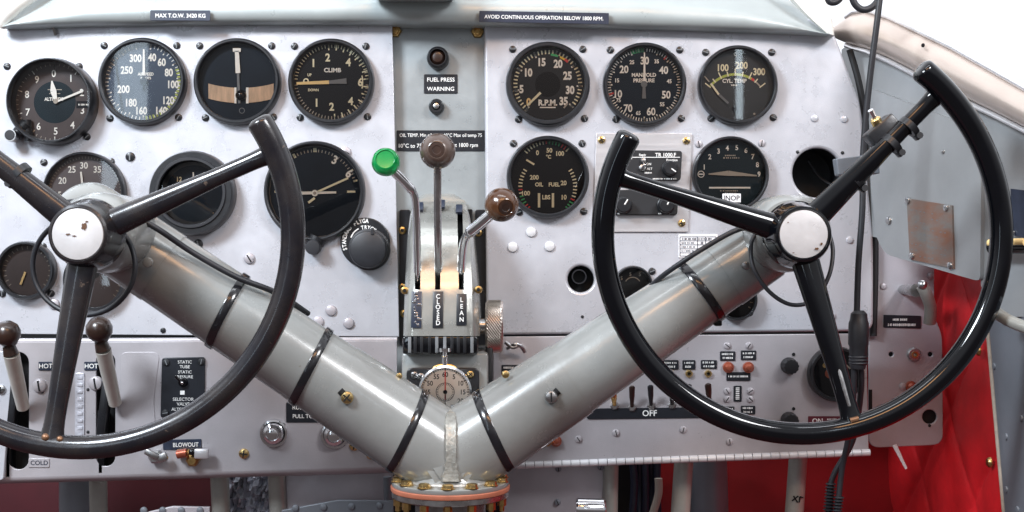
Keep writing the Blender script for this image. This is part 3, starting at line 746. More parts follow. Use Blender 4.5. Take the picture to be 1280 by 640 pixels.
def hd(d): d.line(658, 199, 668, 205, 2.4, 'lume'); d.line(674, 241, 674, 259, 3, 'lume'); d.line(691.5, 241, 691.5, 259, 3, 'lume')
gauge(685, 221, 52, 'black triple gauge marked OIL FUEL LBS below the tachometer', 'dial_black', dr, hd, bez=.88)

# suction gauge
def dr(d):
    for s, x, y in (('1', 882, 208), ('2', 889, 195), ('3', 900, 188), ('4', 911, 184), ('5', 923, 183.5), ('6', 934.5, 187), ('7', 943, 195), ('8', 949, 205), ('9', 951, 217)): d.text(s, x, y, 8.5, 'lume_white', bold=.01)
    d.arc(0, 360, .08, .10, 'lume_white', cx=878, cy=217); d.line(875, 217, 881, 217, 1.5, 'lume_white')
    bars_at(d, 908, 923, 193.5, 2.0, 'lume_dim'); bars_at(d, 906, 926, 196.5, 2.0, 'lume_dim')
    d.line(888, 234, 940, 234, 2.2, 'lume_white'); bars_at(d, 902, 926, 238, 1.6, 'lume_dim'); bars_at(d, 908, 922, 241, 1.6, 'lume_dim')
def hd(d): d.line(887, 217, 912, 216, 1.2, 'lume_dim', w1=6.5); d.line(912, 216, 948, 219, 6.5, 'lume_dim', w1=1.6)
gauge(914.5, 217.5, 48, 'dark suction gauge with a white INOP sticker across it', 'dial_teal', dr, hd, bez=.90, screws='top', sm='panel_dim')
placard(903, 242, 926, 253, -.0105, 'small white INOP sticker on the dark suction gauge', [('INOP', 914.5, 247.5, 9.0, .95)], 'placard_white', 'dial_black', name='sticker', cat='sticker', rr=.5, t_=.0004)

def dr(d):
    for x, y in ((778, 348), (789, 343), (801, 343)): d.text('5', x, y, 6, 'lume_dim')
    d.arc(-60, 60, .45, .5, 'lume_dim')
gauge(792, 357, 25, 'small black gauge just right of the right wheel rim and above the arm', 'dial_black', dr, None, bez=.86, screws=[(815, 339)])
gauge(922, 375, 26, 'small black gauge peeking out below the right column arm', 'dial_black', lambda d: d.ticks(-120, 120, 12, .8, .95, 1, 'lume_dim'), None, bez=.86, screws=[(937, 391)])

t = thing('socket', 'round black socket set in a panel hole beside the right wheel rim', 'socket', P(726, 349, 0))
b = B(); c = P(726, 349, 0); b.lathe(c, [(16.4 * S, -.003), (16.2 * S, -.02), (0, -.021)], 'black_matte', 36); b.build('cup', t)
b = B(); c = P(724, 346, 0); b.lathe(c, [(9.5 * S, -.02), (9.5 * S, -.001), (9 * S, 0), (8 * S, 0), (7.6 * S, -.001), (7.5 * S, -.016), (0, -.016)], 'rubber', 28); b.build('sleeve', t)

# ------------------------------------------------------------------ radio plate
t = thing('radio_plate', 'bare aluminium plate with four brass screws holding two black radio units', 'mounting plate', P(805, 218, 0))
b = B(); b.sheet(ppoly(rounded([(745, 167), (865, 167), (860, 290), (741, 290)], 2), 0), -.002, .002, 'aluminium', bev=.0004); b.build('plate', t)
for (a, c) in ((752, 175), (858, 176), (852, 279), (750, 280)): screw(t, a, c, -.002, 4.8, 'gold_screw', 'cross')
def unit(outline, label, print_fn, knobs, switches=()):
    xs_ = [p[0] for p in outline]; ys_ = [p[1] for p in outline]
    t = thing('radio_unit', label, 'radio', P(sum(xs_) / len(xs_), sum(ys_) / len(ys_), -.002))
    b = B(); b.sheet(ppoly(rounded(outline, 4), -.002), -.007, .005, 'black_matte', bev=.0008); b.build('faceplate', t)
    b = B(); print_fn(b); b.build('lettering', t)
    for (x, y, r, a) in knobs:
        b = B(); q = P(x, y, -.007); k = K(-.007)
        b.lathe(q, [(r * 1.15 * k, 0), (r * 1.1 * k, .002), (r * k, .0025), (r * .92 * k, .009), (r * .8 * k, .0098), (0, .0098)], 'black_paint', 24)
        d = Vector((math.sin(a), 0, math.cos(a))) * k * r; e = Vector((d.z, 0, -d.x)) * .08
        o = q + Vector((0, -.0101, 0)); b.add([o + d * .1 - e, o + d * .1 + e, o + d * .85 + e, o + d * .85 - e], [[0, 1, 2, 3]], 'white_print'); b.build('knob', t)
    for (x, y, m, kind) in switches:
        b = B(); q = P(x, y, -.007)
        if kind == 'toggle':
            b.lathe(q, [(4.5 * S, 0), (4.5 * S, .0015), (3 * S, .002), (0, .002)], 'steel', 6); b.tube([q, q + Vector((.001, -.006, .002))], [.0012, .0017], m, 10)
            b.ball(q + Vector((.001, -.006, .002)), .0018, m, 10)
        else: b.lathe(q, [(4 * S, 0), (4 * S, .002), (2.5 * S, .004), (0, .0045)], m, 20)
        b.build('toggle_switch' if kind == 'toggle' else 'lamp', t)
    return t
def pr(b):
    y = -.0072
    for s, x, yy, z in (('TR 1000.F', 832, 193.5, 6.5), ('ON', 811, 205, 4), ('ALT', 812, 211, 4), ('Function', 840, 200, 4.2), ('Reply', 803, 194, 4)): b.text(s, P(x, yy, y), z * S, 'white_print', 0, .02, .95)
    bars(b, 783, 791, 193, y, 3, 'white_print'); bars(b, 783, 791, 198, y, 2, 'white_print'); bars(b, 806, 815, 216, y, 2, 'white_print'); bars(b, 816, 846, 223.5, y, 1.8, 'white_print')
    q0, q1 = P(782, 196.2, y), P(850, 197, y); b.box((q0 + q1) / 2, (q1.x - q0.x, .0001, .0006), 'white_print')
unit([(778, 188), (852, 189), (850, 226), (777, 225)], 'upper black radio unit with rotary knob and tiny toggle', pr, [(837, 211, 9, 2.2)], [(804, 201, 'steel', 'lamp'), (803, 210, 'chrome', 'toggle')])
def pr(b):
    bars(b, 772, 781, 267, -.0072, 1.8, 'white_print'); bars(b, 823, 838, 267, -.0072, 1.8, 'white_print')
unit([(768, 238), (847, 235), (846, 269), (767, 269)], 'lower black radio unit with two rotary knobs under the wheel spoke', pr, [(779, 257, 10, .55), (832, 257, 10, .5)])

# ------------------------------------------------------------------ centre fittings
t = thing('warning_lamp', 'larger round black warning lamp above the FUEL PRESS placard', 'lamp', P(548, 74, .012))
b = B(); c = P(548, 74, .012); k = S
b.lathe(c, [(14 * k, 0), (14 * k, .010), (13 * k, .013), (11 * k, .0145), (10 * k, .0145), (9.5 * k, .011)], 'black_paint', 32); b.lathe(c, [(12.6 * k, .0005), (13.6 * k, .0015)], 'steel', 32); b.build('bezel', t)
b = B(); b.lathe(c, [(9.6 * k, .010), (6 * k, .0135), (0, .0145)], 'bakelite_dark', 28); b.build('lens', t)
t = thing('press_button', 'smaller round black button below the FUEL PRESS placard', 'button', P(546, 134, .012))
b = B(); c = P(546, 134, .012); b.lathe(c, [(9.6 * k, 0), (9.6 * k, .007), (8 * k, .009), (5 * k, .009), (4.4 * k, .007)], 'black_paint', 28); b.build('collar', t)
b = B(); b.lathe(c, [(4.6 * k, .006), (3.6 * k, .010), (0, .0108)], 'steel', 20); b.build('plunger', t)

# ------------------------------------------------------------------ lever quadrant
t = thing('lever_quadrant', 'arched grey lever housing with three slots in the middle of the cockpit', 'lever housing', P(550, 440, -.05))
prof = [(242, .010), (243, -.006), (246, -.022), (252, -.038), (262, -.053), (280, -.067), (300, -.077), (330, -.088), (362, -.097), (400, -.103), (420, -.104)]
prof = [(lambda f, i: (prof[i][0] + (prof[i + 1][0] - prof[i][0]) * f, prof[i][1] + (prof[i + 1][1] - prof[i][1]) * f))(j / 3, i) for i in range(len(prof) - 1) for j in range(3)] + [prof[-1]]
le = [(242, 531), (246, 524), (252, 518), (265, 513), (300, 509), (360, 506), (420, 504)]; re = [(242, 566), (246, 574), (252, 580), (265, 586), (300, 592), (360, 597), (420, 600)]
def cols(py):
    a, c = interp(le, py), interp(re, py)
    f = lambda u: 519 - (362 - py) * .0 + u
    return [a, a + (517 - a) * .5, 518.5, 525.5, 534, 543.8, 550.4, 561, 571.5 + (py - 262) * .02, 578.2 + (py - 262) * .02, (c + 581) / 2 + 1, c]
b = B(); vs = []; fs = []; nc = 12
for py, y in prof:
    cs = cols(py); cs[0] = min(cs[0], 516.5 if py > 250 else cs[0])
    if py < 250: cs = [cs[0] + (cs[-1] - cs[0]) * i / 11 for i in range(12)]
    for i, x in enumerate(cs):
        edge = .013 if i in (0, nc - 1) else (.003 if i in (1, nc - 2) else 0)
        vs.append(P(x, py, y + edge))
for j in range(len(prof) - 1):
    for i in range(nc - 1):
        mid = (prof[j][0] + prof[j + 1][0]) / 2
        if i in (2, 5, 8) and 254 < mid < 358 + (6 if i != 8 else 0): continue
        fs.append([j * nc + i, j * nc + i + 1, (j + 1) * nc + i + 1, (j + 1) * nc + i])
b.add(vs, fs, 'quadrant_metal'); cv = b.build('cover', t, angle=50)
bm = bmesh.new(); bm.from_mesh(cv.data)                             # give the sheet its thickness
bmesh.ops.dissolve_degenerate(bm, dist=1e-6, edges=bm.edges[:])
ex = bmesh.ops.extrude_face_region(bm, geom=bm.faces[:], use_keep_orig=True)
for v in ex['geom']:
    if isinstance(v, bmesh.types.BMVert): v.co.y += .0016
bmesh.ops.recalc_face_normals(bm, faces=bm.faces); bm.to_mesh(cv.data); bm.free()
cv.data.polygons.foreach_set('use_smooth', [True] * len(cv.data.polygons)); cv.data.set_sharp_from_angle(angle=math.radians(38))
for side, i in ((1, 0), (-1, nc - 1)):
    b = B(); v2 = []
    for j in range(len(prof)):
        q = vs[j * nc + i]; v2 += [Vector((q.x + side * .0004, q.y + .001, q.z)), Vector((q.x + side * .0004, .013, q.z))]
    b.add(v2, [[2 * j, 2 * j + 1, 2 * j + 3, 2 * j + 2] for j in range(len(prof) - 1)], 'quadrant_metal'); b.build('side_cheek', t)
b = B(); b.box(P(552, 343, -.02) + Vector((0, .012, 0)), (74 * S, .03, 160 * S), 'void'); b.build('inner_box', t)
b = B(); c0 = P(551, 431, -.096)
b.box(P(551, 431, -.094), (94 * K(-.1), .02, 22 * K(-.1)), 'black_gloss', .002)
for x in (512, 519, 527, 537, 546, 556, 565, 573, 581, 590): b.box(P(x, 431, -.1045), (4 * K(-.1), .001, 20 * K(-.1)), 'black_paint' if x % 2 else 'ink_grey', .0003)
b.build('friction_band', t)
b = B(); q0, q1 = P(502, 441, -.09), P(610, 600, -.09)
b.box(Vector(((q0.x + q1.x) / 2, -.042, (q0.z + q1.z) / 2)), (q1.x - q0.x, .096, q0.z - q1.z), 'arm_paint', .003); b.build('pedestal', t)
b = B(); b.box(P(612, 475, -.05), (9 * S, .05, 90 * S), 'black_paint', .002); b.build('side_bracket', t)
b = B()
for x, lab in ((547.5, 'CLOSED'), (577, 'LEAN')):
    ht = 46 if lab == 'CLOSED' else 40
    q = P(x, 387, -.1014); b.box(q, (13 * K(-.1), .0014, ht * K(-.1)), 'placard_black', .0004, Matrix.Rotation(-.19, 3, 'X'))
    for i, ch in enumerate(lab):
        z = 387 + (i - (len(lab) - 1) / 2) * (6.6 if lab == 'CLOSED' else 8.2)
        b.text(ch, P(x, z, -.1036 - (z - 387) * .00013), 8 * K(-.1), 'white_print', 0, .02, .95)
q = P(520.5, 387, -.1014); b.box(q, (13 * K(-.1), .0014, 46 * K(-.1)), 'placard_navy', .0004, Matrix.Rotation(-.19, 3, 'X'))
rr_ = random.Random(11)
for i in range(12):                                                 # the left tag is worn down to bare patches
    z = 367 + i * 3.6; b.box(P(520.5 + rr_.uniform(-3.5, 3.5), z, -.1020 - (z - 387) * .00013), (rr_.uniform(2, 6) * K(-.1), .0006, rr_.uniform(2, 5) * K(-.1)), 'chrome', .0002, Matrix.Rotation(rr_.uniform(-.6, .6), 3, 'Y'))
b.build('slot_tags', t)
b = B()
for x, z in ((525, 259), (552, 256), (574, 262)): b.box(P(x, z, -.054), (8 * S, .004, 13 * S), 'placard_navy', .0006, Matrix.Rotation(-.75, 3, 'X'))
b.build('travel_marks', t)
for (a, c) in ((506, 363), (598, 362)): screw(t, a, c, -.09, 5, 'brass', 'hole', name='bolt')
# knurled friction wheel, axis across
t = thing('friction_wheel', 'knurled steel friction wheel on the right of the lever housing', 'friction wheel', P(618, 408, -.06))
b = B(); n = 96; c = P(618, 408, -.06); k = K(-.06); R = 32 * k; W = 22 * k; rows = 15
vs = []; fs = []
for i in range(rows):
    x = -W / 2 + W * i / (rows - 1); e = .0016 if i in (0, rows - 1) else (.0004 if i in (1, rows - 2) else 0)
    for j in range(n):
        a = 2 * PI * j / n; bump = .0007 * ((i + j) % 2) if 1 < i < rows - 2 else 0
        vs.append(c + Vector((x, (R - e + bump) * math.cos(a), (R - e + bump) * math.sin(a))))
for i in range(rows - 1):
    for j in range(n): j2 = (j + 1) % n; fs.append([i * n + j, i * n + j2, (i + 1) * n + j2, (i + 1) * n + j])
fs.append(list(range(n))); fs.append([(rows - 1) * n + j for j in range(n)])
b.add(vs, fs, 'knurl_steel'); b.build('knurled_rim', t, smooth=False)
b = B(); b.tube([c + Vector((-.02, 0, 0)), c + Vector((.006, 0, 0))], .007, 'steel', 20); b.build('axle', t)

# levers
def lever(label, path, rad, knob_c, kr, kmat, kaxis, rod_mat, flat=None, pin=None, collar=None):
    t = thing('control_lever', label, 'lever', P(knob_c[0], 350, -.09))
    b = B(); pts = [P(*p) for p in path]; b.tube(spline(pts, 6), rad, rod_mat, 12, flat=flat); b.build('lever_arm', t)
    c = P(*knob_c); k = K(knob_c[2]); r = kr * k; b = B(); ax = Vector(kaxis).normalized()
    if kmat == 'green_plastic':
        b.lathe(c, [(0, -r), (r * .5, -r * .88), (r * .86, -r * .5), (r, 0), (r * .93, r * .42), (r * .74, r * .74), (r * .66, r * .80), (r * .62, r * .72), (0, r * .70)], kmat, 40, ax)
    else:
        prof = [(0, -r)] + [(r * math.sin(PI * i / 14), -r * math.cos(PI * i / 14)) for i in range(1, 12)]
        prof += [(r * .50, r * .89), (r * .46, r * .90), (r * .42, r * .86), (0, r * .86)]
        b.lathe(c, prof, kmat, 40, ax)
    kn = b.build('knob', t)
    if pin:
        b = B(); b.lathe(c, [(r * .40, r * .84), (r * .40, r * .90), (r * .25, r * .905), (r * .22, r * .88), (0, r * .88)], pin, 24, ax); b.build('pin', kn)
    if collar:
        b = B(); b.lathe(P(*collar[0]), [(0, 0), (collar[1] * S, 0), (collar[1] * S, .006), (0, .006)], 'chrome', 16, collar[2]); b.build('collar', t)
    return t
lever('control lever with green plastic knob on a bent chrome rod, leftmost', [(522, 352, -.085), (521.5, 310, -.098), (520, 262, -.112), (517, 242, -.118), (507, 229, -.122), (492, 214, -.126)], [.0034] * 20 + [.0042] * 11, (482.5, 203, -.128), 18, 'green_plastic', (.02, -.95, .22), 'chrome')
lever('middle control lever with dark worn round ball on a straight bar', [(548, 358, -.080), (547.5, 300, -.108), (547, 250, -.122), (547, 205, -.134)], .0040, (547, 189, -.138), 22.5, 'bakelite_grey', (0, -1, 0), 'steel', flat=(.8, .6), pin='bakelite_dark')
lever('control lever with brown wooden ball leaning right on a bent chrome rod', [(576, 356, -.080), (577, 325, -.096), (580, 302, -.108), (587, 291, -.114), (600, 280, -.118), (616, 266, -.122)], [.0036] * 18 + [.0048] * 13, (627, 256, -.126), 21.5, 'bakelite', (.28, -.93, -.22), 'chrome', pin='bakelite_dark')

# heater levers on the left
for i, (lab, kx, ky, fx, fy) in enumerate((('brown ball topped heater lever cut by the left picture edge', 9, 417, 38, 500), ('brown ball topped heater lever right of the left wheel spoke', 124, 412, 144, 500))):
    t = thing('heater_lever', lab, 'lever', P(fx, fy, -.03), 'heater levers on the lower left panel')
    b = B(); b.lathe(P(kx, ky, -.075), [(0, -.0115), (.006, -.0108), (.0075, -.0085), (.0105, -.005), (.0118, 0), (.0105, .0056), (.006, .0101), (0, .0118)], 'bakelite_dark', 32, (-.12, -.35, .93)); b.build('knob', t)
    b = B(); b.tube([P(kx + 2, ky + 15, -.072), P(kx + 5, ky + 26, -.070)], [.0055, .0068], 'bakelite_dark', 20); b.build('ferrule', t)
    b = B(); b.tube([P(kx + 5, ky + 25, -.070), P(kx + 11, ky + 52, -.054), P(kx + 20, ky + 92, -.030)], [.0070, .0066, .0058], 'cream_paint', 24); b.build('lever_arm', t)
    b = B(); b.box(P(kx + 7, ky + 98, -.024), (.008, .012, .055), 'black_paint', .002, Matrix.Rotation(.12, 3, 'Y')); b.box(P(kx + 4, ky + 140, -.016), (.007, .012, .06), 'black_gloss', .002); b.build('pivot_link', t)
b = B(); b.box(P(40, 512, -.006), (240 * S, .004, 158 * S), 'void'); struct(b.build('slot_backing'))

# ------------------------------------------------------------------ stopwatch
t = thing('stopwatch_holder', 'black stopwatch bracket with two screws below the lever housing', 'bracket', P(554, 490, -.095))
b = B(); b.sheet(ppoly(rounded(rect(508, 460, 599, 522), 8), -.095), -.095, .006, 'black_paint', bev=.001); b.build('backplate', t)
for (a, c, m) in ((518, 469, 'steel'), (526, 471, 'steel'), (588, 468, 'gold_screw')): screw(t, a, c, -.095, 5, m, 'cross')
t = thing('stopwatch', 'chrome stopwatch with cream dial standing in the middle of the column', 'stopwatch', P(556, 492, -.1))
ys = -.110; k = K(ys); c = P(556.5, 490, ys); b = B()
b.lathe(c, [(30 * k, -.008), (33 * k, -.004), (34 * k, 0), (33.5 * k, .003), (31 * k, .0042), (30 * k, .0030)], 'chrome', 48); b.build('case', t)
b = B(); b.lathe(c, [(31 * k, .0008), (31 * k, .0014), (0, .0014)], 'cream_dial', 48); b.build('dial', t)
d = Dial(556.5, 490, 31, ys - .0014)
d.ticks(0, 360, 60, .90, .97, .7, 'dial_black'); d.ticks(0, 360, 12, .86, .97, 1.2, 'dial_black')
for i in range(12):
    a = math.radians(30 * i); s_ = str(i * 5 or 60); d.text(s_, 556.5 + 22 * math.sin(a), 490 - 22 * math.cos(a), 8, 'dial_black', bold=0)
d.arc(0, 360, .36, .38, 'dial_black'); d.ticks(0, 360, 30, .28, .36, .6, 'dial_black'); d.b.build('dial_print', t)
d = Dial(556.5, 490, 31, ys - .0022); d.line(556.5, 500, 556.5, 463, 1.6, 'ink_red', w1=1.0); d.line(556.5, 490, 556.5, 512, 1.2, 'dial_black'); d.disc(556.5, 490, 2.6, 'dial_black', .0003); d.b.build('hand', t)
b = B(); b.lathe(P(556, 458, ys + .001), [(0, 0), (4 * k, 0), (4 * k, 12 * k), (5 * k, 13 * k), (5 * k, 14 * k), (3 * k, 14.5 * k), (3 * k, 18 * k), (9 * k, 18.5 * k), (9 * k, 23 * k), (0, 24 * k)], 'chrome', 20, (0, 0, 1)); b.build('crown', t)
b = B(); b.tube([P(556 + 15 * math.cos(a), 462 - 6 * math.sin(a), ys) for a in [2 * PI * i / 24 for i in range(24)]], .0011, 'brass', 8, closed=True); b.build('bow_ring', t)
b = B(); b.lathe(c, [(30.8 * k, .0032), (20 * k, .0045), (0, .0050)], 'dial_glass_thin', 40); b.build('glass', t)

# ------------------------------------------------------------------ control column
t = thing('control_column', 'grey green forked control column carrying both wheels above a bolted flange', 'control column', P(563, 610, -.13))
def axis_pt(side, f):
    a = P(563, 575, -.130)
    e = P(112, 273, -.165) if side < 0 else P(1000, 281, -.130)
    return a.lerp(e, f)
def arm_r(side, f):
    if side < 0: return (53 - 7 * f) * K(-.13 - .035 * f)
    return (54 - 16 * f) * K(-.13)
zf = P(563, 599, -.13).z
def cut(b):                                                         # the arms end on the flange
    for v in b.v: v.z = max(v.z, zf)
for side in (-1, 1):
    b = B(); q = 40; pts = [axis_pt(side, -.045 + 1.045 * i / q) for i in range(q + 1)]; rr = [arm_r(side, max(0, -.045 + 1.045 * i / q)) for i in range(q + 1)]
    dv = (pts[-1] - pts[-2]).normalized(); r0 = rr[-1]
    for i in range(1, 9):
        a = PI / 2 * i / 8; pts.append(axis_pt(side, 1) + dv * r0 * math.sin(a) * .95); rr.append(max(.0008, r0 * math.cos(a)))
    b.tube(pts, rr, 'arm_paint', 56); cut(b); arm = b.build('column_arm', t, angle=60)
    f1 = .33 if side < 0 else .345
    b = B(); pts = [axis_pt(side, -.03 + (f1 + .03) * i / 10) for i in range(11)]; b.tube(pts, [arm_r(side, max(0, -.03 + (f1 + .03) * i / 10)) + .0009 for i in range(11)], 'arm_paint', 56); cut(b); b.build('sleeve', t, angle=60)
    b = B(); f2 = .80 if side < 0 else .78
    pts = [axis_pt(side, f2 + .12 * i / 10) for i in range(11)]; b.tube(pts, [arm_r(side, f2 + .12 * i / 10) + .0007 for i in range(11)], 'arm_paint', 56); b.build('sleeve', t, angle=60)
# tape bands, slightly slanted loops
def band(side, f, wpx, slant, m='tape_black', name='tape_band'):
    c = axis_pt(side, f); ax = (axis_pt(side, 1) - axis_pt(side, 0)).normalized(); r = arm_r(side, f) + .0014
    u = Vector((0, -1, 0)); u = (u - ax * u.dot(ax)).normalized(); v = ax.cross(u)
    pts = []
    n = 48; w_ = wpx * K(-.13) / 2
    vs = []; fs = []
    for i in range(n):
        a = 2 * PI * i / n; p = c + (u * math.cos(a) + v * math.sin(a)) * r + ax * slant * math.sin(a) * r
        rad = (u * math.cos(a) + v * math.sin(a))
        for dx, dr_ in ((-w_, -.0012), (-w_, 0), (-w_ * .8, .0004), (w_ * .8, .0004), (w_, 0), (w_, -.0012)): vs.append(p + ax * dx + rad * dr_)
    for i in range(n):
        j = (i + 1) % n
        for k in range(5): fs.append([i * 6 + k, i * 6 + k + 1, j * 6 + k + 1, j * 6 + k])
    b = B(); b.add(vs, fs, m); return b.build(name, t, angle=50)
for side, f, wd, sl in ((-1, .125, 10, .16), (-1, .395, 10, .12), (-1, .625, 10, .12), (1, .125, 11, -.16), (1, .715, 10.5, .05)):
    band(side, f, wd, sl)
# clip knob of the right band
b = B(); b.box(P(897, 403, -.135), (9 * S, .008, 8 * S), 'black_gloss', .0015); b.build('tie_end', t)
# slots with screws, seen on the arms' front
for (px, py, m, f) in ((434, 497, 'gold_screw', -1), (689, 496, 'steel', 1)):
    y_ = -.1765 if f < 0 else -.166
    b = B(); q = P(px + (-9 if f < 0 else 9), py + (-9 if f < 0 else -8), y_ + .003); b.tube([P(px, py, y_ + .003), q], .0032, 'void', 12); b.build('slot', t)
    screw(t, px, py, y_, 8, m, 'cross' if f < 0 else 'slot')
for (px, py, y_, m, r) in ((185, 328, -.198, 'arm_paint', 6.5), (932, 332, -.162, 'steel', 5), (499, 470, -.145, 'gold_screw', 4), (632, 468, -.150, 'gold_screw', 5)): screw(t, px, py, y_, r, m, 'none', name='bolt')
for (px, py, y0_, y1_, r) in ((113, 290, -.19, -.245, 52), (990, 291, -.14, -.188, 50)):   # bearing boss behind each wheel hub
    b = B(); h = y0_ - y1_; r *= K(y1_)
    b.lathe(Vector((P(px, py, y1_).x, y0_, P(px, py, y1_).z)), [(0, -.03), (r * .9, -.03), (r, -.01), (r, h * .55), (r * .96, h * .8), (r * .82, h * .97), (r * .6, h), (0, h)], 'arm_paint', 56); b.build('bearing_boss', t)
# neck, weld seam and flange
zc = P(563, 600, -.13); k = K(-.13); cx = Vector((zc.x, -.13, zc.z))
b = B(); b.lathe(cx, [(58 * k, -.001), (54 * k, .006), (48 * k, .016), (40 * k, .03), (20 * k, .045), (0, .046)], 'arm_paint', 56, (0, 0, 1)); b.build('neck', t, angle=60)
b = B(); vs = []; fs = []
r_ = random.Random(3)
wl = [(512, -.138), (518, -.150), (528, -.158), (545, -.1645), (562, -.1672), (578, -.1676), (590, -.1676), (602, -.1685)]
wl = spline([(0, y, py) for py, y in wl], 5); wl = [(v.z, v.y) for v in wl]
for i, (py, y) in enumerate(wl):
    w1 = 8 + 5 * max(0, (py - 575) / 25) + r_.uniform(-1, 1)
    for dx, dy in ((-w1, .004), (-w1 * .75, -.0008 + r_.uniform(-.0006, .0004)), (-w1 * .4, -.0004), (w1 * .4, -.0004), (w1 * .75, -.0008 + r_.uniform(-.0006, .0004)), (w1, .004)): vs.append(P(563.5 + dx, py, y + dy))
for i in range(len(wl) - 1):
    for j in range(5): fs.append([i * 6 + j, i * 6 + j + 1, i * 6 + 7 + j, i * 6 + 6 + j])
b.add(vs, fs, 'weld_paint'); b.build('weld_seam', t, angle=70)
b = B(); b.tube([cx + Vector((57 * k * math.cos(a), 57 * k * math.sin(a), .0008)) for a in [2 * PI * i / 48 for i in range(48)]], [.0026 + r_.uniform(-.0006, .0006) for i in range(48)], 'weld', 10, closed=True); b.build('weld_seam', t)
b = B(); b.lathe(cx, [(0, -.004), (72 * k, -.004), (73 * k, -.003), (73 * k, -.0005), (72 * k, 0), (50 * k, 0)], 'arm_paint', 72, (0, 0, 1)); b.build('upper_flange', t)
b = B(); b.lathe(cx, [(0, -.008), (73.6 * k, -.008), (74.4 * k, -.007), (74.4 * k, -.0045), (73.6 * k, -.004), (0, -.004)], 'gasket', 72, (0, 0, 1)); b.build('gasket_ring', t)
b = B(); b.lathe(cx, [(0, -.0135), (71 * k, -.0135), (73 * k, -.0125), (73 * k, -.0085), (72 * k, -.008), (0, -.008)], 'steel', 72, (0, 0, 1)); b.build('lower_flange', t)
b = B(); b.lathe(cx, [(44 * k, -.0135), (44 * k, -.25), (0, -.25)], 'arm_paint', 48, (0, 0, 1)); b.build('lower_tube', t)
for i in range(14):
    a = 2 * PI * (i + .5) / 14; q = cx + Vector((66 * k * math.cos(a), 66 * k * math.sin(a), 0)); b = B(); up_ = (0, 0, 1)
    b.lathe(q, [(0, -.024), (.0022, -.024), (.0022, -.0195), (.0037, -.0195), (.0037, -.0135), (.002, -.0133)], 'brass', 6, up_)
    b.lathe(q, [(.0058, .0002), (.0058, .0012), (.0048, .0012), (.0046, .0036), (.0036, .0042), (0, .0042)], 'gold_screw', 12, up_); b.build('flange_bolt', t)

# ------------------------------------------------------------------ wheels
def wheel(label, hx, hy, y, rot, m, R=.1517, hub_px=0, cap=None):
    c = P(hx, hy, y); t = thing('control_yoke', label, 'control wheel', c)
    def at(a, r, dy=0): return c + Vector((r * math.cos(a), dy, r * math.sin(a)))
    a0 = math.radians(138.5 + rot); a1 = math.radians(41 + 360 + rot); n = 100
    b = B(); pts = []; rr = []
    rm = .0085
    for i in range(n + 1):
        f = i / n; a = a0 + (a1 - a0) * f
        pts.append(at(a, R, -.004 - .010 * (abs(f - .5) * 2) ** 6)); rr.append(rm * (1 + .10 * (abs(f - .5) * 2) ** 4))
    for e in (0, 1):                                                # rounded ends
        p = pts[0] if e == 0 else pts[-1]; q = pts[1] if e == 0 else pts[-2]; dv = (p - q).normalized(); r0 = rr[0] if e == 0 else rr[-1]
        ex = [(p + dv * r0 * .45 * math.sin(PI / 2 * k / 5), r0 * (.35 + .65 * math.cos(PI / 2 * k / 5))) for k in range(1, 6)]
        if e == 0: pts = [x[0] for x in ex[::-1]] + pts; rr = [x[1] for x in ex[::-1]] + rr
        else: pts += [x[0] for x in ex]; rr += [x[1] for x in ex]
    b.tube(pts, rr, m, 28); b.build('rim', t, angle=60)
    for ang, fl in ((149.7, 0), (33, 0), (-88, 1)):
        a = math.radians(ang + rot); b = B(); q = 22; sp_ = []; sr = []
        for i in range(q + 1):
            f = i / q; r = .016 + (R - .016) * f
            sp_.append(at(a, r, .010 * (1 - f) ** 1.5 - .004 * f))
            wd = .0106 - .0042 * min(1, f * 1.5) if not fl else .0112 - .0040 * min(1, f * 1.3)
            if f > .86: wd += .0028 * ((f - .86) / .14) ** 2
            sr.append(wd)
        b.tube(sp_, sr, m, 24, flat=(1, .8)); b.build('spoke', t, angle=60)
    b = B(); b.lathe(c, [(.015, -.085), (.015, -.022), (.0250, -.021), (.0265, -.016), (.0250, -.008), (.0232, .000), (.0222, .006), (.0210, .0095), (.0193, .0105), (.0186, .0095), (.0186, .004)], m, 56); b.build('hub', t)
    b = B(); b.lathe(c, [(.0187, .004), (.0187, .0088), (.0180, .0102), (.012, .0110), (0, .0113)], 'cap_metal', 48); b.build('hub_cap', t)
    return t, c, at
lw, lc, lat = wheel('worn satin black control wheel on the left, cut by the picture edge', 103, 293, -.285, -10, 'black_worn')
rw, rc, rat = wheel('glossy black control wheel on the right, complete', 1001, 293, -.222, 13, 'black_gloss')
for (t_, y_, blobs) in ((lw, -.2966, ((105, 283, 5, 7, 0), (85, 293, 4, 2, 1), (93, 295, 4, 1.5, 2), (108, 277, 2.5, 2, 3))), (rw, -.2336, ((1021, 311, 4, 2.5, 4), (1027, 305, 2, 3, 5), (992, 316, 2, 1, 6), (985, 278, 1.6, 1, 7)))):
    r_ = random.Random(9); b = B()                                  # chipped spots on the hub cap
    for (x, z, rx, rz, sd) in blobs:
        n = 14; vs = []
        for i in range(n):
            a = 2 * PI * i / n; q = r_.uniform(.6, 1.1); vs.append(P(x + .8 * rx * q * math.cos(a), z + .8 * rz * q * math.sin(a), y_))
        b.add(vs, [list(range(n))], 'bakelite')
    b.build('chipped_spot', t_)
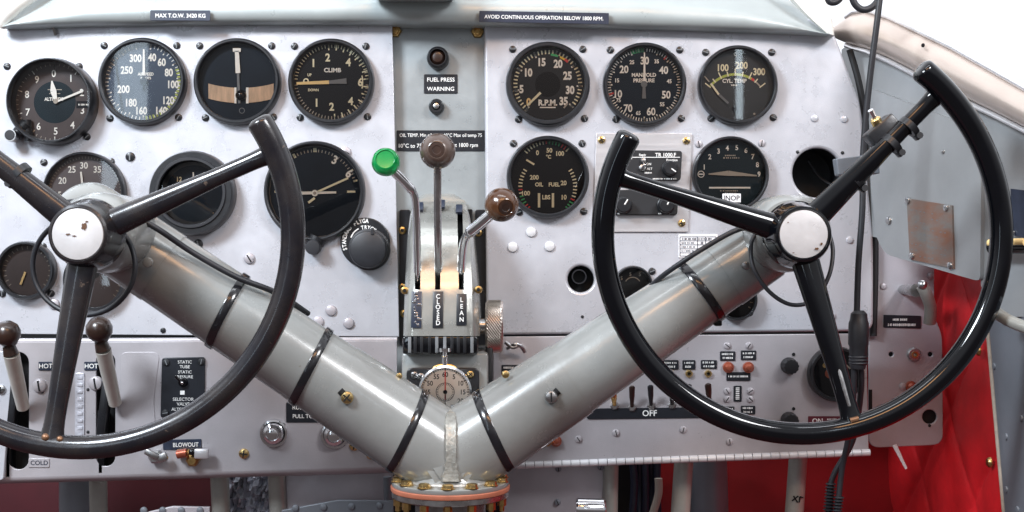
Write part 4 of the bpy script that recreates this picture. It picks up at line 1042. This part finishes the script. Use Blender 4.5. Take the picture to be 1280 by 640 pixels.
def clamp(t, at, ang, r, m, screw_side=1, size=.0088):
    a = math.radians(ang); f = (r - .016) / (.1517 - .016); dy = .014 * (1 - f) ** 1.5 - .004 * f
    c = at(a, r, dy); d = Vector((math.cos(a), 0, math.sin(a))); nrm = Vector((-d.z, 0, d.x)) * screw_side
    b = B(); b.lathe(c, [(size - .003, -.0026), (size, -.0026), (size, .0026), (size - .003, .0026)], m, 28, d)
    b.box(c + nrm * (size + .001), (.006, .008, .005), m, .001, Matrix.Rotation(-a, 3, 'Y')); b.tube([c + nrm * (size + .001) + Vector((0, -.006, 0)), c + nrm * (size + .001)], .0026, 'black_matte', 8)
    b.build('clamp', t)
clamp(lw, lat, 147 - 10, .064, 'black_paint', 1)
clamp(rw, rat, 45, .060, 'black_paint', -1); clamp(rw, rat, 45, .098, 'black_paint', -1); clamp(rw, rat, 45, .116, 'black_paint', -1)
b = B(); a = math.radians(-75); b.tube([rat(a, .095, -.0035), rat(a, .11, -.0052), rat(a, .135, -.0075)], [.0022, .0034, .0026], 'steel', 12, flat=(.7, .7)); b.build('wear_strip', rw)
b = B(); a = math.radians(-76); b.tube([rat(a, .1455, -.010), rat(math.radians(-73.5), .1455, -.010)], .0022, 'bare_copper', 10); b.build('bare_patch', rw)
b = B(); a = math.radians(-99); b.ball(lat(a, .1455, -.0095), .0030, 'bare_copper', 12); b.ball(lat(math.radians(-95), .1455, -.0095), .0024, 'bare_copper', 12); b.build('bare_patch', lw)

# switch box clipped to the right wheel's upper spoke
t = thing('switch_box', 'small dark box with a toggle clipped to the right wheel spoke', 'switch', P(1095, 160, -.21))
R_ = Matrix.Rotation(-math.radians(42), 3, 'Y')
b = B(); b.box(P(1104, 166, -.212), (.026, .018, .017), 'black_paint', .002, R_); b.build('housing', t)
b = B(); q = P(1096, 153, -.214); b.lathe(q, [(0, -.004), (.0042, -.004), (.0042, .003), (.003, .004), (0, .004)], 'gold_screw', 12, (-.5, -.3, .8)); b.tube([q, q + Vector((-.006, -.004, .009))], [.0014, .0022], 'chrome', 10); b.build('toggle', t)
t = thing('metal_bracket', 'flat dark grey bracket behind the right wheel spoke by the empty hole', 'bracket', P(1072, 205, -.19))
b = B(); b.sheet(ppoly(rounded([(1045, 198), (1098, 192), (1100, 217), (1048, 219)], 2), -.19), -.19, .012, 'side_slate', bev=.0008); b.build('bracket_sheet', t)

# ------------------------------------------------------------------ cables
def cable(name, label, pts, r, m='rubber', cat='cable', n=8, closed=False, extra=None):
    q = [P(*p) for p in pts]; c = q[0]; b = B()
    b.tube(q if closed else spline(q, n), r, m, 12, closed=closed)
    if extra: extra(b)
    return tag(b.build(name, loc=c, angle=60), label, cat)
cable('cable', 'thin black wire loop hanging around behind the left wheel hub', [(105 + 64 * math.cos(a), 332 + 62 * math.sin(a), -.235 - .012 * math.cos(a)) for a in [2 * PI * i / 60 for i in range(60)]], .0020, closed=True)
cable('cable', 'thin black wire loop hanging behind the right wheel hub', [(948, 286, -.18), (939, 305, -.185), (942, 335, -.19), (962, 365, -.19), (990, 381, -.19), (1018, 374, -.19), (1036, 345, -.19), (1041, 312, -.185), (1034, 285, -.18)], .0017)
cable('cable', 'black cable taped along the top of the left column arm', [(70, 255, -.20), (110, 252, -.215), (150, 262, -.205), (195, 285, -.20), (240, 315, -.185), (295, 346, -.178), (345, 366, -.16), (385, 392, -.12)], .0024)
cable('cable', 'black cable taped along the top of the right column arm', [(940, 282, -.15), (915, 290, -.155), (880, 310, -.155), (855, 326, -.155), (822, 350, -.14), (790, 382, -.11), (770, 402, -.06)], .0022)
t = thing('headset_cable', 'long black headset lead with inline connector hanging right of the right panel', 'cable', P(1072, 425, -.12))
b = B(); b.tube(spline([P(1101, -12, -.13), P(1096, 30, -.13), P(1086, 110, -.125), P(1079, 190, -.12), P(1078, 260, -.12), P(1073, 330, -.12), P(1071, 392, -.12)]), .0027, 'rubber', 12); b.build('lead', t)
b = B(); c = P(1073, 424, -.12); kk = K(-.12)
b.lathe(c, [(0, -38 * kk), (9 * kk, -37 * kk), (11 * kk, -30 * kk), (11 * kk, -10 * kk), (12.5 * kk, -6 * kk), (12.5 * kk, 20 * kk), (11 * kk, 24 * kk), (10 * kk, 32 * kk), (6 * kk, 36 * kk), (0, 36 * kk)], 'rubber', 24, (0.02, 0, 1))
for z in (-22, -26, -30): b.lathe(c + Vector((0, 0, z * kk)), [(11 * kk, -.001), (12 * kk, 0), (11 * kk, .001)], 'rubber', 24, (0, 0, 1))
b.build('connector', t)
b = B(); b.tube(spline([P(1068, 455, -.12), P(1066, 500, -.115), P(1060, 550, -.10), P(1052, 590, -.09), P(1046, 650, -.09)]), .0026, 'rubber', 12)
b.tube(spline([P(1076, 455, -.12), P(1076, 490, -.11), P(1066, 550, -.09), P(1040, 600, -.08), P(1036, 650, -.08)]), .0026, 'rubber', 12); b.build('lead', t)
b = B()
for i in range(10): b.lathe(P(1038.5 - i * .25, 605 + i * 4, -.08), [(.0030, -.0011), (.0046 + i * .00012, 0), (.0030, .0011)], 'rubber', 14, (0, 0, 1))
for i in range(5): b.lathe(P(1049 - i * .6, 622 + i * 4, -.09), [(.0030, -.0011), (.0044, 0), (.0030, .0011)], 'rubber', 14, (0, 0, 1))
b.build('strain_relief', t)
t = cable('cable', 'short black cable loop against the white sky at the top right', [(1062, -14, -.10), (1068, 4, -.10), (1078, 12, -.10), (1090, 9, -.10), (1099, -2, -.10), (1102, -14, -.10)], .0030)
cable('cable', 'end of a dark cable curl at the top edge above the right panel corner', [(1033, -12, -.06), (1036, 1, -.06), (1043, 3, -.06), (1050, -2, -.06), (1054, -14, -.06)], .0030)

# ------------------------------------------------------------------ lower left fittings
t = thing('selector_valve', 'black static pressure selector plate with white lettering and small lever', 'selector', P(229, 484, yl))
b = B(); b.sheet(ppoly(rounded([(203, 447), (257, 446), (256, 520), (201, 522)], 4), yl), yl - .002, .002, 'placard_black', bev=.0006); b.build('plate', t)
b = B()
for s, x, y, z in (('STATIC', 231, 452.5, 5.4), ('TUBE', 231, 458.5, 5.4), ('STATIC', 231, 465, 5.2), ('PRESSURE', 230, 471, 5.2), ('SELECTOR', 229, 499, 5.6), ('VALVE', 229, 505, 5.6), ('ALTERNATE', 229, 511.5, 5.4), ('SOURCE', 229, 517.2, 5.0)): b.text(s, P(x, y, yl - .0022), z * K(yl), 'white_print', 0, .0, 1.0)
b.sheet(ppoly(rect(226, 488, 231.5, 493), yl), yl - .0024, .0002, 'white_print', bev=.00002); b.build('lettering', t)
for (a, c) in ((208, 453), (252, 452), (207, 516)): screw(t, a, c, yl - .002, 4.5, 'black_matte')
b = B(); q = P(229, 478, yl - .002); b.lathe(q, [(6 * S, 0), (5 * S, .003), (0, .0035)], 'black_gloss', 20); b.tube([q + Vector((0, -.003, 0)), P(219, 470, yl - .007)], [.0016, .0012], 'black_gloss', 10); b.ball(q + Vector((0, -.004, 0)), .0016, 'chrome', 12); b.build('lever', t)
for i, (px, py) in enumerate(((343, 541), (419, 543))):
    t = thing('pull_knob', 'round chrome pull knob %s' % ('standing clear on the left of its pair' if i == 0 else 'partly behind the left column arm'), 'knob', P(px, py, yl), 'chrome pull knobs under the RUDDER placard')
    b = B(); c = P(px, py, yl); k = K(yl)
    b.lathe(c, [(18 * k, 0), (18.2 * k, .002), (17 * k, .0042), (14.5 * k, .0045), (13.5 * k, .003)], 'chrome', 40); b.build('escutcheon', t)
    b = B(); b.lathe(c, [(13 * k, .002), (13 * k, .007), (11.5 * k, .0095), (8.5 * k, .0105), (7.5 * k, .0102), (6.5 * k, .0115), (0, .0125)], 'chrome', 40); b.build('knob_cap', t)
t = thing('drain_cock', 'small dull steel drain cock just below the left wheel rim', 'valve', P(196, 571, yl))
b = B(); q = P(196, 570, yl); b.lathe(q, [(9 * S, 0), (9 * S, .006), (6 * S, .008), (0, .008)], 'steel', 6); b.build('body', t)
b = B(); b.box(P(190, 568, yl - .011), (.014, .005, .006), 'steel', .0015, Matrix.Rotation(.5, 3, 'Y')); b.box(P(203, 572, yl - .010), (.010, .005, .008), 'steel', .002, Matrix.Rotation(-.4, 3, 'Y')); b.build('handle', t)
t = thing('brass_valve', 'small brass valve with pale handle below the BLOWOUT tag', 'valve', P(238, 568, yl))
b = B(); b.lathe(P(243, 574, yl), [(8 * S, 0), (8 * S, .008), (5 * S, .010), (0, .010)], 'brass', 6); b.tube([P(222, 567, yl - .004), P(250, 567, yl - .004)], .0042, 'brass', 14); b.build('body', t)
b = B(); b.box(P(252, 567, yl - .010), (.013, .006, .009), 'aluminium', .0015); b.build('handle', t)
b = B(); b.tube([P(222, 568, yl - .008), P(234, 566, yl - .009)], .0042, 'copper_red', 14); b.ball(P(240, 565, yl - .011), .0032, 'black_gloss', 14); b.build('stem', t)

# ------------------------------------------------------------------ lower right switches
def toggle(px, py, label, m, ln, lean, group='toggle switches above the OFF strip', wd=7.5):
    t = thing('toggle_switch', label, 'switch', P(px, py, yl), group); k = K(yl)
    b = B(); b.lathe(P(px, py, yl), [(5.5 * k, 0), (5.5 * k, .0018), (4 * k, .003), (0, .003)], 'steel', 6); b.build('nut', t)
    b = B(); q = P(px, py, yl - .002); e = P(px + lean, py - ln, yl - .014)
    mid = q.lerp(e, .55)
    b.tube([q, q.lerp(e, .3), mid, e, e + (e - q).normalized() * .0012], [wd * k * .30, wd * k * .36, wd * k * .46, wd * k * .5, wd * k * .3], m, 14, flat=(1, .6)); b.build('paddle', t)
    return t
toggle(768, 507, 'toggle with pale tip just below the right column arm', 'brass', 17, -1, wd=8)
toggle(790, 509, 'tall black toggle with brown base left of the OFF letters', 'bakelite_dark', 25, 0)
toggle(814, 507, 'black toggle directly above the OFF letters', 'black_paint', 24, -1)
toggle(840, 506, 'toggle hidden behind the right wheel rim', 'black_paint', 20, 0)
toggle(862, 498, 'black toggle under the square black tag', 'black_paint', 16, -1)
toggle(887, 503, 'tall dark toggle nearest the copper buttons', 'bakelite_dark', 22, -2, wd=8.5)
for (px, py, lb) in ((838, 467, 'tiny brass jack half hidden by the right wheel rim'), (861, 467, 'tiny brass jack below the square black tag'), (885, 467, 'tiny brass jack below the rightmost tag of its row')):
    t = thing('jack_socket', lb, 'jack', P(px, py, yl), 'tiny brass jacks on the lower right panel'); b = B(); k = K(yl)
    b.lathe(P(px, py, yl), [(4.6 * k, 0), (4.6 * k, .002), (3.8 * k, .0028), (2.2 * k, .0028), (2.0 * k, .001), (0, .001)], 'gold_screw', 22); b.build('ring', t)
    b = B(); b.lathe(P(px, py, yl), [(2.0 * k, .0012), (0, .0014)], 'void', 14); b.build('bore', t)
for (px, py, lb) in ((910, 459, 'left one of two copper buttons side by side'), (935, 459, 'right one of two copper buttons side by side'), (935, 525, 'copper button half covered by the right wheel rim'), (1138, 483, 'red lamp button on the small side panel'), (695, 551, 'red push button just under the right column arm')):
    yy = yl if px < 1100 else YC; t = thing('push_button', lb, 'button', P(px, py, yy)); b = B(); k = K(yy)
    b.lathe(P(px, py, yy), [(7 * k, 0), (7 * k, .003), (6 * k, .004), (5 * k, .004)], 'copper_red', 28); b.build('collar', t)
    b = B(); b.lathe(P(px, py, yy), [(5.2 * k, .002), (5 * k, .005), (3 * k, .0068), (0, .0074)], 'copper_red', 24); b.build('cap', t)
    if px == 695:
        b = B(); b.tube([P(683, 555, yy - .004), P(689, 551, yy - .006)], .003, 'brass', 10); b.build('stem', t)
for (py, lb) in ((457, 'upper black ribbed rheostat knob on the lower right panel'), (525, 'lower black ribbed rheostat knob just above the right wheel rim')):
    t = thing('rheostat_knob', lb, 'knob', P(986, py, yl), 'black rheostat knobs'); b = B(); k = K(yl); vs = []
    n = 48; rows = [(10.5, 0), (10.5, .003), (9.6, .004), (9.2, .011), (8.2, .0125), (5, .0128)]
    c = P(986, py, yl); v2 = []; f2 = []
    for i, (r, h) in enumerate(rows):
        for j in range(n): a = 2 * PI * j / n; rr = (r + (.6 if (j % 4 < 2 and 1 < i < 5) else 0)) * k; v2.append(c + Vector((rr * math.cos(a), -h, rr * math.sin(a))))
    for i in range(len(rows) - 1):
        for j in range(n): f2.append([i * n + j, i * n + (j + 1) % n, (i + 1) * n + (j + 1) % n, (i + 1) * n + j])
    f2.append([(len(rows) - 1) * n + j for j in range(n)]); b.add(v2, f2, 'black_paint'); b.build('knob_cap', t)
    b = B(); b.lathe(P(992, py - 14, yl), [(2.2 * k, 0), (2 * k, .001), (0, .0012)], 'void', 12); b.build('index_hole', t)
def dr(d):
    d.arc(-60, 60, .5, .58, 'brass'); d.disc(1040, 468, 6, 'copper_red', .0003); d.disc(1034, 458, 3, 'gold_screw'); d.line(1050, 448, 1066, 462, 2, 'lume_dim'); d.disc(1062, 478, 3, 'dial_grey')
gauge(1047, 468, 35, 'dark round dial behind the lower spoke of the right wheel', 'dial_black', dr, None, bez=.84, screws=[], y0=yl)
t = thing('jack_socket', 'large brass phone jack between two holes on the small side panel', 'jack', P(1142, 443, YC)); b = B(); k = K(YC)
b.lathe(P(1142, 443, YC), [(8.6 * k, 0), (8.6 * k, .002), (7 * k, .0035), (3.5 * k, .0035), (3.2 * k, .001), (0, .001)], 'steel', 30); b.build('collar', t)
b = B(); b.lathe(P(1142, 443, YC), [(4.2 * k, .003), (4.2 * k, .0048), (2.4 * k, .0048), (2.2 * k, .001)], 'brass', 24); b.build('ring', t)
t = thing('clip', 'small bent metal clip between lever housing and right column arm', 'clip', P(645, 433, -.03))
b = B(); b.tube(spline([P(632, 428, -.03), P(641, 434, -.034), P(650, 432, -.034), P(656, 440, -.03)]), .0018, 'steel', 10); b.tube(spline([P(634, 436, -.03), P(645, 430, -.036), P(655, 436, -.032)]), .0014, 'steel', 10); b.build('wire', t)
t = thing('hose_elbow', 'dull metal hose elbow leaving the upper side panel', 'hose', P(1150, 362, -.03))
b = B(); b.tube(spline([P(1162, 404, -.03), P(1163, 384, -.035), P(1157, 366, -.04), P(1152, 357, -.04)]), .0055, 'tube_grey', 18); b.build('hose', t)
b = B(); b.tube([P(1128, 362, YC), P(1146, 363, -.03)], [.0042, .0062], 'steel', 14); b.ball(P(1153, 356, -.044), .0045, 'steel', 14); b.build('fitting', t)

# ------------------------------------------------------------------ right side wall
WA, WB = P(1080, 320, .014), P(1280, 320, -.190); WM = (WB.y - WA.y) / (WB.x - WA.x)
def ys_(px):                                                        # depth of the flat side wall where a pixel's ray meets it
    c = (px - 640) * S / D; x = c * (D + WA.y - WM * WA.x) / (1 - c * WM); return WA.y + WM * (x - WA.x)
def PW(px, py, off=0.0):
    q = P(px, py, ys_(px)); n = (P(1280, 200, ys_(1280)) - P(1080, 200, ys_(1080))); nn = Vector((-n.y, n.x, 0)).normalized()
    if nn.y > 0: nn = -nn
    return q + nn * off
def wallsheet(b, poly, m, off=0.0, th=.003):
    v = [PW(a, c, off) for a, c in poly] + [PW(a, c, off - th) for a, c in poly]; n = len(poly)
    b.add(v, [list(range(n)), list(range(n, 2 * n))[::-1]] + [[i, (i + 1) % n, n + (i + 1) % n, n + i] for i in range(n)], m)
t = thing('side_wall', 'grey metal cockpit side wall sloping down under the window rail', 'side wall', PW(1160, 250))
b = B(); wallsheet(b, [(1052, 62), (1075, 44), (1200, 100), (1310, 150), (1310, 396), (1240, 396), (1226, 356), (1226, 340), (1110, 300), (1092, 296), (1050, 296)], 'side_paint', 0, .004); b.build('wall_sheet', t, smooth=False)
b = B(); wallsheet(b, rounded([(1090, 110), (1222, 160), (1232, 190), (1230, 352), (1112, 318), (1101, 300), (1093, 236)], 8), 'side_paint', .004, .004); b.build('access_plate', t, smooth=False)
b = B(); b.tube(spline([P(1062, 62, .010), P(1075, 110, .009), P(1087, 190, .008), P(1094, 300, .008), P(1092, 420, .008)]), .0032, 'black_matte', 10); b.build('seam_shade_strip', t)  # dark strip added for the panel edge's shadow along the wall seam
wax = (P(1280, 200, ys_(1280)) - P(1080, 200, ys_(1080))).normalized(); wn = Vector((wax.y, -wax.x, 0));
if wn.y > 0: wn = -wn
for (a, c, r) in ((1116, 276, 5.5), (1184, 190, 3)): o = screw(t, a, c, ys_(a), r, 'steel', 'none', name='rivet', axis=wn); o.location = PW(a, c, .004) - ROOT[t.name]
t = thing('window_rail', 'rounded bare metal rail along the lower edge of the side window', 'rail', PW(1160, 110))
b = B(); vs = []; fs = []; st = [(1058, 30, 52), (1066, 22, 56), (1076, 15, 60), (1092, 13, 64), (1120, 22, 76), (1150, 36, 91), (1200, 60, 119), (1250, 88, 142), (1310, 122, 172)]
for (x, ya, yb) in st:
    for i in range(13):
        f = i / 12; vs.append(PW(x, ya + (yb - ya) * f, .003 + .016 * math.sin(PI * f) ** .7))
    vs.append(PW(x, ya + (yb - ya) * .5, -.02))
for i in range(len(st) - 1):
    for k in range(14): fs.append([i * 14 + k, i * 14 + (k + 1) % 14, (i + 1) * 14 + (k + 1) % 14, (i + 1) * 14 + k])
fs.append(list(range(14)))
b.add(vs, fs, 'rail_metal'); b.build('rail_skin', t, angle=60)
b = B(); b.tube([PW(x, yb + 1, .008) for x, ya, yb in st[1:]], .0022, 'aluminium', 10); b.build('lower_bead', t)
b = B(); b.tube([PW(x, ya, .008) for x, ya, yb in st[1:]], .0022, 'aluminium', 10); b.build('upper_bead', t)
o = screw(t, 1175, 58, ys_(1175), 2.6, 'void', 'none', name='rivet', axis=wn); o.location = PW(1175, 58, .0175) - ROOT[t.name]
t = thing('data_plate', 'rust stained metal data plate with four screws on the side wall', 'data plate', PW(1170, 290, .004))
b = B(); wallsheet(b, [(1140, 248), (1197, 257), (1199, 336), (1144, 324)], 'rust_plate', .0058, .0018); b.build('plate', t, smooth=False)
b = B(); wz = Vector((0, 0, 1))
for i in range(9):
    for j in range(9):
        if random.random() < .35: continue
        x = 1147 + j * 5.2 + random.uniform(-.5, .5); y = 262 + i * 7 + (x - 1140) * .18
        q = PW(x, y, .0060); s = K(ys_(x)); b.add([q - wax * 1.8 * s, q + wax * 1.8 * s, q + wax * 1.8 * s + wz * 1.1 * s, q - wax * 1.8 * s + wz * 1.1 * s], [[0, 1, 2, 3]], 'ink_grey')
b.build('engraving', t)
for (a, c) in ((1142, 251), (1190, 260), (1147, 320), (1195, 332)): o = screw(t, a, c, ys_(a), 4.6, 'steel', 'none', axis=wn); o.location = PW(a, c, .006) - ROOT[t.name]
t = thing('placard', 'small dark placard cut by the right picture edge', 'placard', PW(1277, 262, .004))
b = B(); wallsheet(b, [(1267, 236), (1300, 240), (1300, 300), (1269, 294)], 'placard_navy', .003, .003); b.build('plate', t, smooth=False)
o = screw(t, 1271, 291, ys_(1271), 3.4, 'steel', 'none', axis=wn); o.location = PW(1271, 291, .004) - ROOT[t.name]
t = thing('latch_handle', 'black latch handle with orange top at the right picture edge', 'handle', PW(1270, 308, .01))
b = B(); b.tube([PW(1258, 309, .014), PW(1305, 308, .014)], .0058, 'black_gloss', 16); b.build('grip', t)
b = B(); b.tube([PW(1259, 304, .017), PW(1305, 303, .017)], .0032, 'needle_orange', 12); b.build('grip_top', t)
t = cable('hose', 'pale grey hose curving off the right picture edge', [(1238, 384, -.20), (1250, 394, -.215), (1266, 403, -.225), (1290, 412, -.24)], .0048, 'tube_grey', 'hose')

# lower side: quilted lining and metal door sill
XW = .418
def PR(y, z): return Vector((XW, y, z))
def on_x(px, py, X):                                                # the point of plane x = X seen at a pixel of the photograph
    y = X * D / (S * (px - 640)) - D; return Vector((X, y, (320 - py) * K(y)))
t = thing('side_upholstery', 'red quilted side lining with diamond stitching and beige piping', 'upholstery', Vector((XW, 0, -.15)))
b = B(); vs = []; fs = []; ny, nz = 170, 190
for i in range(ny + 1):
    y = .28 + (-.19 - .28) * i / ny
    for j in range(nz + 1):
        z = .03 - .55 * j / nz
        u = (y * .9 + z) / .066 * PI; v_ = (y * .9 - z * .8) / .066 * PI
        h = .0085 * (abs(math.sin(u / 2)) * abs(math.sin(v_ / 2))) ** .30
        xo = XW - h
        vs.append(Vector((xo, y, z)))
for i in range(ny):
    for j in range(nz): fs.append([i * (nz + 1) + j, i * (nz + 1) + j + 1, (i + 1) * (nz + 1) + j + 1, (i + 1) * (nz + 1) + j])
b.add(vs, fs, 'red_cloth'); b.build('quilted_panel', t, angle=50)
e0, e1 = on_x(1234, 398, XW - .012), on_x(1257, 655, XW - .012)
b = B(); b.tube([e0.lerp(e1, i / 6) + Vector((0, 0, 0)) for i in range(7)], .0022, 'piping', 12); b.build('piping_edge', t)
for (a, c) in ((1238, 578), (1224, 438)):
    q = on_x(a, c, XW - .008); b = B(); b.lathe(q, [(.0048, 0), (.0045, .0015), (.003, .003), (0, .0032)], 'brass', 20, (-1, 0, 0)); b.build('snap_button', t)
t = thing('door_sill', 'dark grey riveted metal panel at the right edge beside red lining', 'metal panel', on_x(1268, 520, XW - .010))
b = B(); pl = [(1235, 392), (1320, 392), (1320, 660), (1258, 660)]; v = [on_x(a, c, XW - .014) for a, c in pl]; v += [q + Vector((.02, 0, 0)) for q in v]
b.add(v, [[0, 1, 2, 3], [4, 5, 6, 7]] + [[i, (i + 1) % 4, 4 + (i + 1) % 4, 4 + i] for i in range(4)], 'side_slate'); b.build('panel_sheet', t, smooth=False)
for (a, c) in ((1243, 458), (1258, 546), (1258, 612), (1277, 523), (1272, 637)):
    q = on_x(a, c, XW - .014); b = B(); b.lathe(q, [(.003, 0), (.0026, .001), (0, .0016)], 'side_slate', 14, (-1, 0, 0)); b.build('rivet', t)

# ------------------------------------------------------------------ under the panel
t = thing('red_lining', 'red lining panel coloured as in shade far below the lower right panel', 'upholstery', P(1000, 640, .2))
b = B(); b.box(P(960, 640, .2) + Vector((.02, 0, 0)), (.30, .01, .34), 'red_cloth_shaded', .003); b.build('panel', t)
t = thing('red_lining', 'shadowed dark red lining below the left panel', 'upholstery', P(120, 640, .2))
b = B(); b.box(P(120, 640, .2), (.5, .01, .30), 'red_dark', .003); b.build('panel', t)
def post(px0, px1, y0, y1, w_, y, label, m='tube_grey'):
    t = thing('support_tube', label, 'tube', P(px1, y1, y), 'grey support tubes under the panel'); b = B(); b.tube([P(px0, y0, y), P(px1, y1, y)], w_ * K(y) / 2, m, 24); b.build('tube', t)
    return t
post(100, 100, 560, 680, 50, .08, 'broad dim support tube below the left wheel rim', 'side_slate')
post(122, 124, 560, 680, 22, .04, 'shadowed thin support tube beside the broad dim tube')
post(273, 278, 560, 680, 23, .02, 'grey support tube left of the crumpled plastic wrap')
post(344, 350, 560, 680, 22, .02, 'grey support tube right of the crumpled plastic wrap')
post(764, 762, 560, 680, 19, .02, 'pale support tube at the right end of the grey box')
post(857, 848, 540, 680, 24, .02, 'pale support tube between the dark gap and red lining')
t = post(1000, 990, 540, 680, 23, .02, 'pale support tube with black scribble before the red lining')
b = B()
for (a, c, a2, c2) in ((990, 626, 998, 620), (992, 620, 997, 628), (1000, 621, 999, 628), (1000, 621, 1004, 622)):
    y_ = .02 - 12 * K(.02); b.tube([P(a, c, y_), P(a2, c2, y_)], .0007, 'void', 6)
b.build('pen_mark', t)
t = thing('plastic_wrap', 'crumpled clear plastic wrap between two grey tubes under the panel', 'plastic wrap', P(312, 640, .04))
b = B(); vs = []; fs = []; r_ = random.Random(5)
for i in range(22):
    for j in range(16):
        vs.append(P(284 + 55 * i / 21, 590 + 80 * j / 15, .05) + Vector((0, r_.uniform(-.010, .010), 0)))
fs = [[i * 16 + j, i * 16 + j + 1, (i + 1) * 16 + j + 1, (i + 1) * 16 + j] for i in range(21) for j in range(15)]
b.add(vs, fs, 'plastic_wrap'); b.build('film', t, angle=25)
t = thing('metal_box', 'plain grey box behind the column below the left panel', 'box', P(425, 640, .02))
b = B(); b.box(P(426, 640, .06), (128 * S, .08, 130 * S), 'panel_dim', .003); b.build('box_shell', t)
b = B(); b.tube([P(484, 596, .012), P(486, 650, .012)], .004, 'side_slate', 12); b.build('corner_bead', t)
t = thing('metal_box', 'plain grey box below the hinged right panel beside the flange', 'box', P(695, 640, .02))
b = B(); b.box(P(694, 640, .06), (140 * S, .08, 160 * S), 'panel_dim', .003); b.build('box_shell', t)
for (a, c) in ((697, 628), (698, 586), (751, 584)): screw(t, a, c, .018, 4, 'side_slate', 'slot')
for (x0, x1, ya, yb, lb) in ((168, 262, 640, 634, 'riveted light metal strip at the bottom edge below the left wheel'), (352, 492, 634, 626, 'dark riveted metal strip at the bottom edge below the left box')):
    t = thing('riveted_strip', lb, 'metal strip', P((x0 + x1) / 2, 640, -.03)); b = B(); m = 'panel_dim' if x0 < 300 else 'side_slate'
    b.sheet(ppoly([(x0, ya + 4), ((x0 + x1) / 2, yb - 1), (x1, yb), (x1, 680), (x0, 680)], -.03), -.03, .004, m, bev=.0008); b.build('strip', t)
    for i in range(4): screw(t, x0 + (x1 - x0) * (i + .5) / 4, 638 if x0 < 300 else 635 - i, -.03, 4.5, 'side_slate', 'none', name='rivet')
t = thing('polished_cylinder', 'polished metal cylinder end at the bottom edge by the right box', 'cylinder', P(738, 634, -.02))
b = B(); b.tube([P(720, 636, -.02), P(722, 636, -.02), P(754, 637, -.02), P(757, 637, -.02)], [.0085, .010, .010, .0085], 'chrome', 28); b.build('barrel', t)
t = thing('hydraulic_line', 'tan flexible line in the dark gap under the right panel', 'hose', P(820, 640, .10))
b = B(); b.tube(spline([P(823, 598, .10), P(823, 618, .10), P(815, 645, .10)]), .004, 'lume_dim', 10); b.build('line', t)
t = thing('cable', 'bundle of dark blue cables in the gap between support tubes', 'cable', P(805, 640, .12))
b = B()
for i in range(5): b.tube(spline([P(790 + i * 8, 570, .12), P(793 + i * 7, 610, .12 + .01 * (i % 2)), P(788 + i * 9, 670, .12)]), .004, 'placard_navy', 10)
b.build('wires', t)
t = thing('grey_duct', 'dim grey duct between support tube and red lining', 'duct', P(890, 640, .12))
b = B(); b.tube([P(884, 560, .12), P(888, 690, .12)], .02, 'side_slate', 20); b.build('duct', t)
t = thing('white_tie', 'short pale plastic tie end poking below the small side panel', 'cable tie', P(1128, 570, .0))
b = B(); b.tube([P(1118, 556, .0), P(1133, 586, -.004)], [.0022, .0012], 'white_tube', 8, flat=(1, .4)); b.build('strip', t)
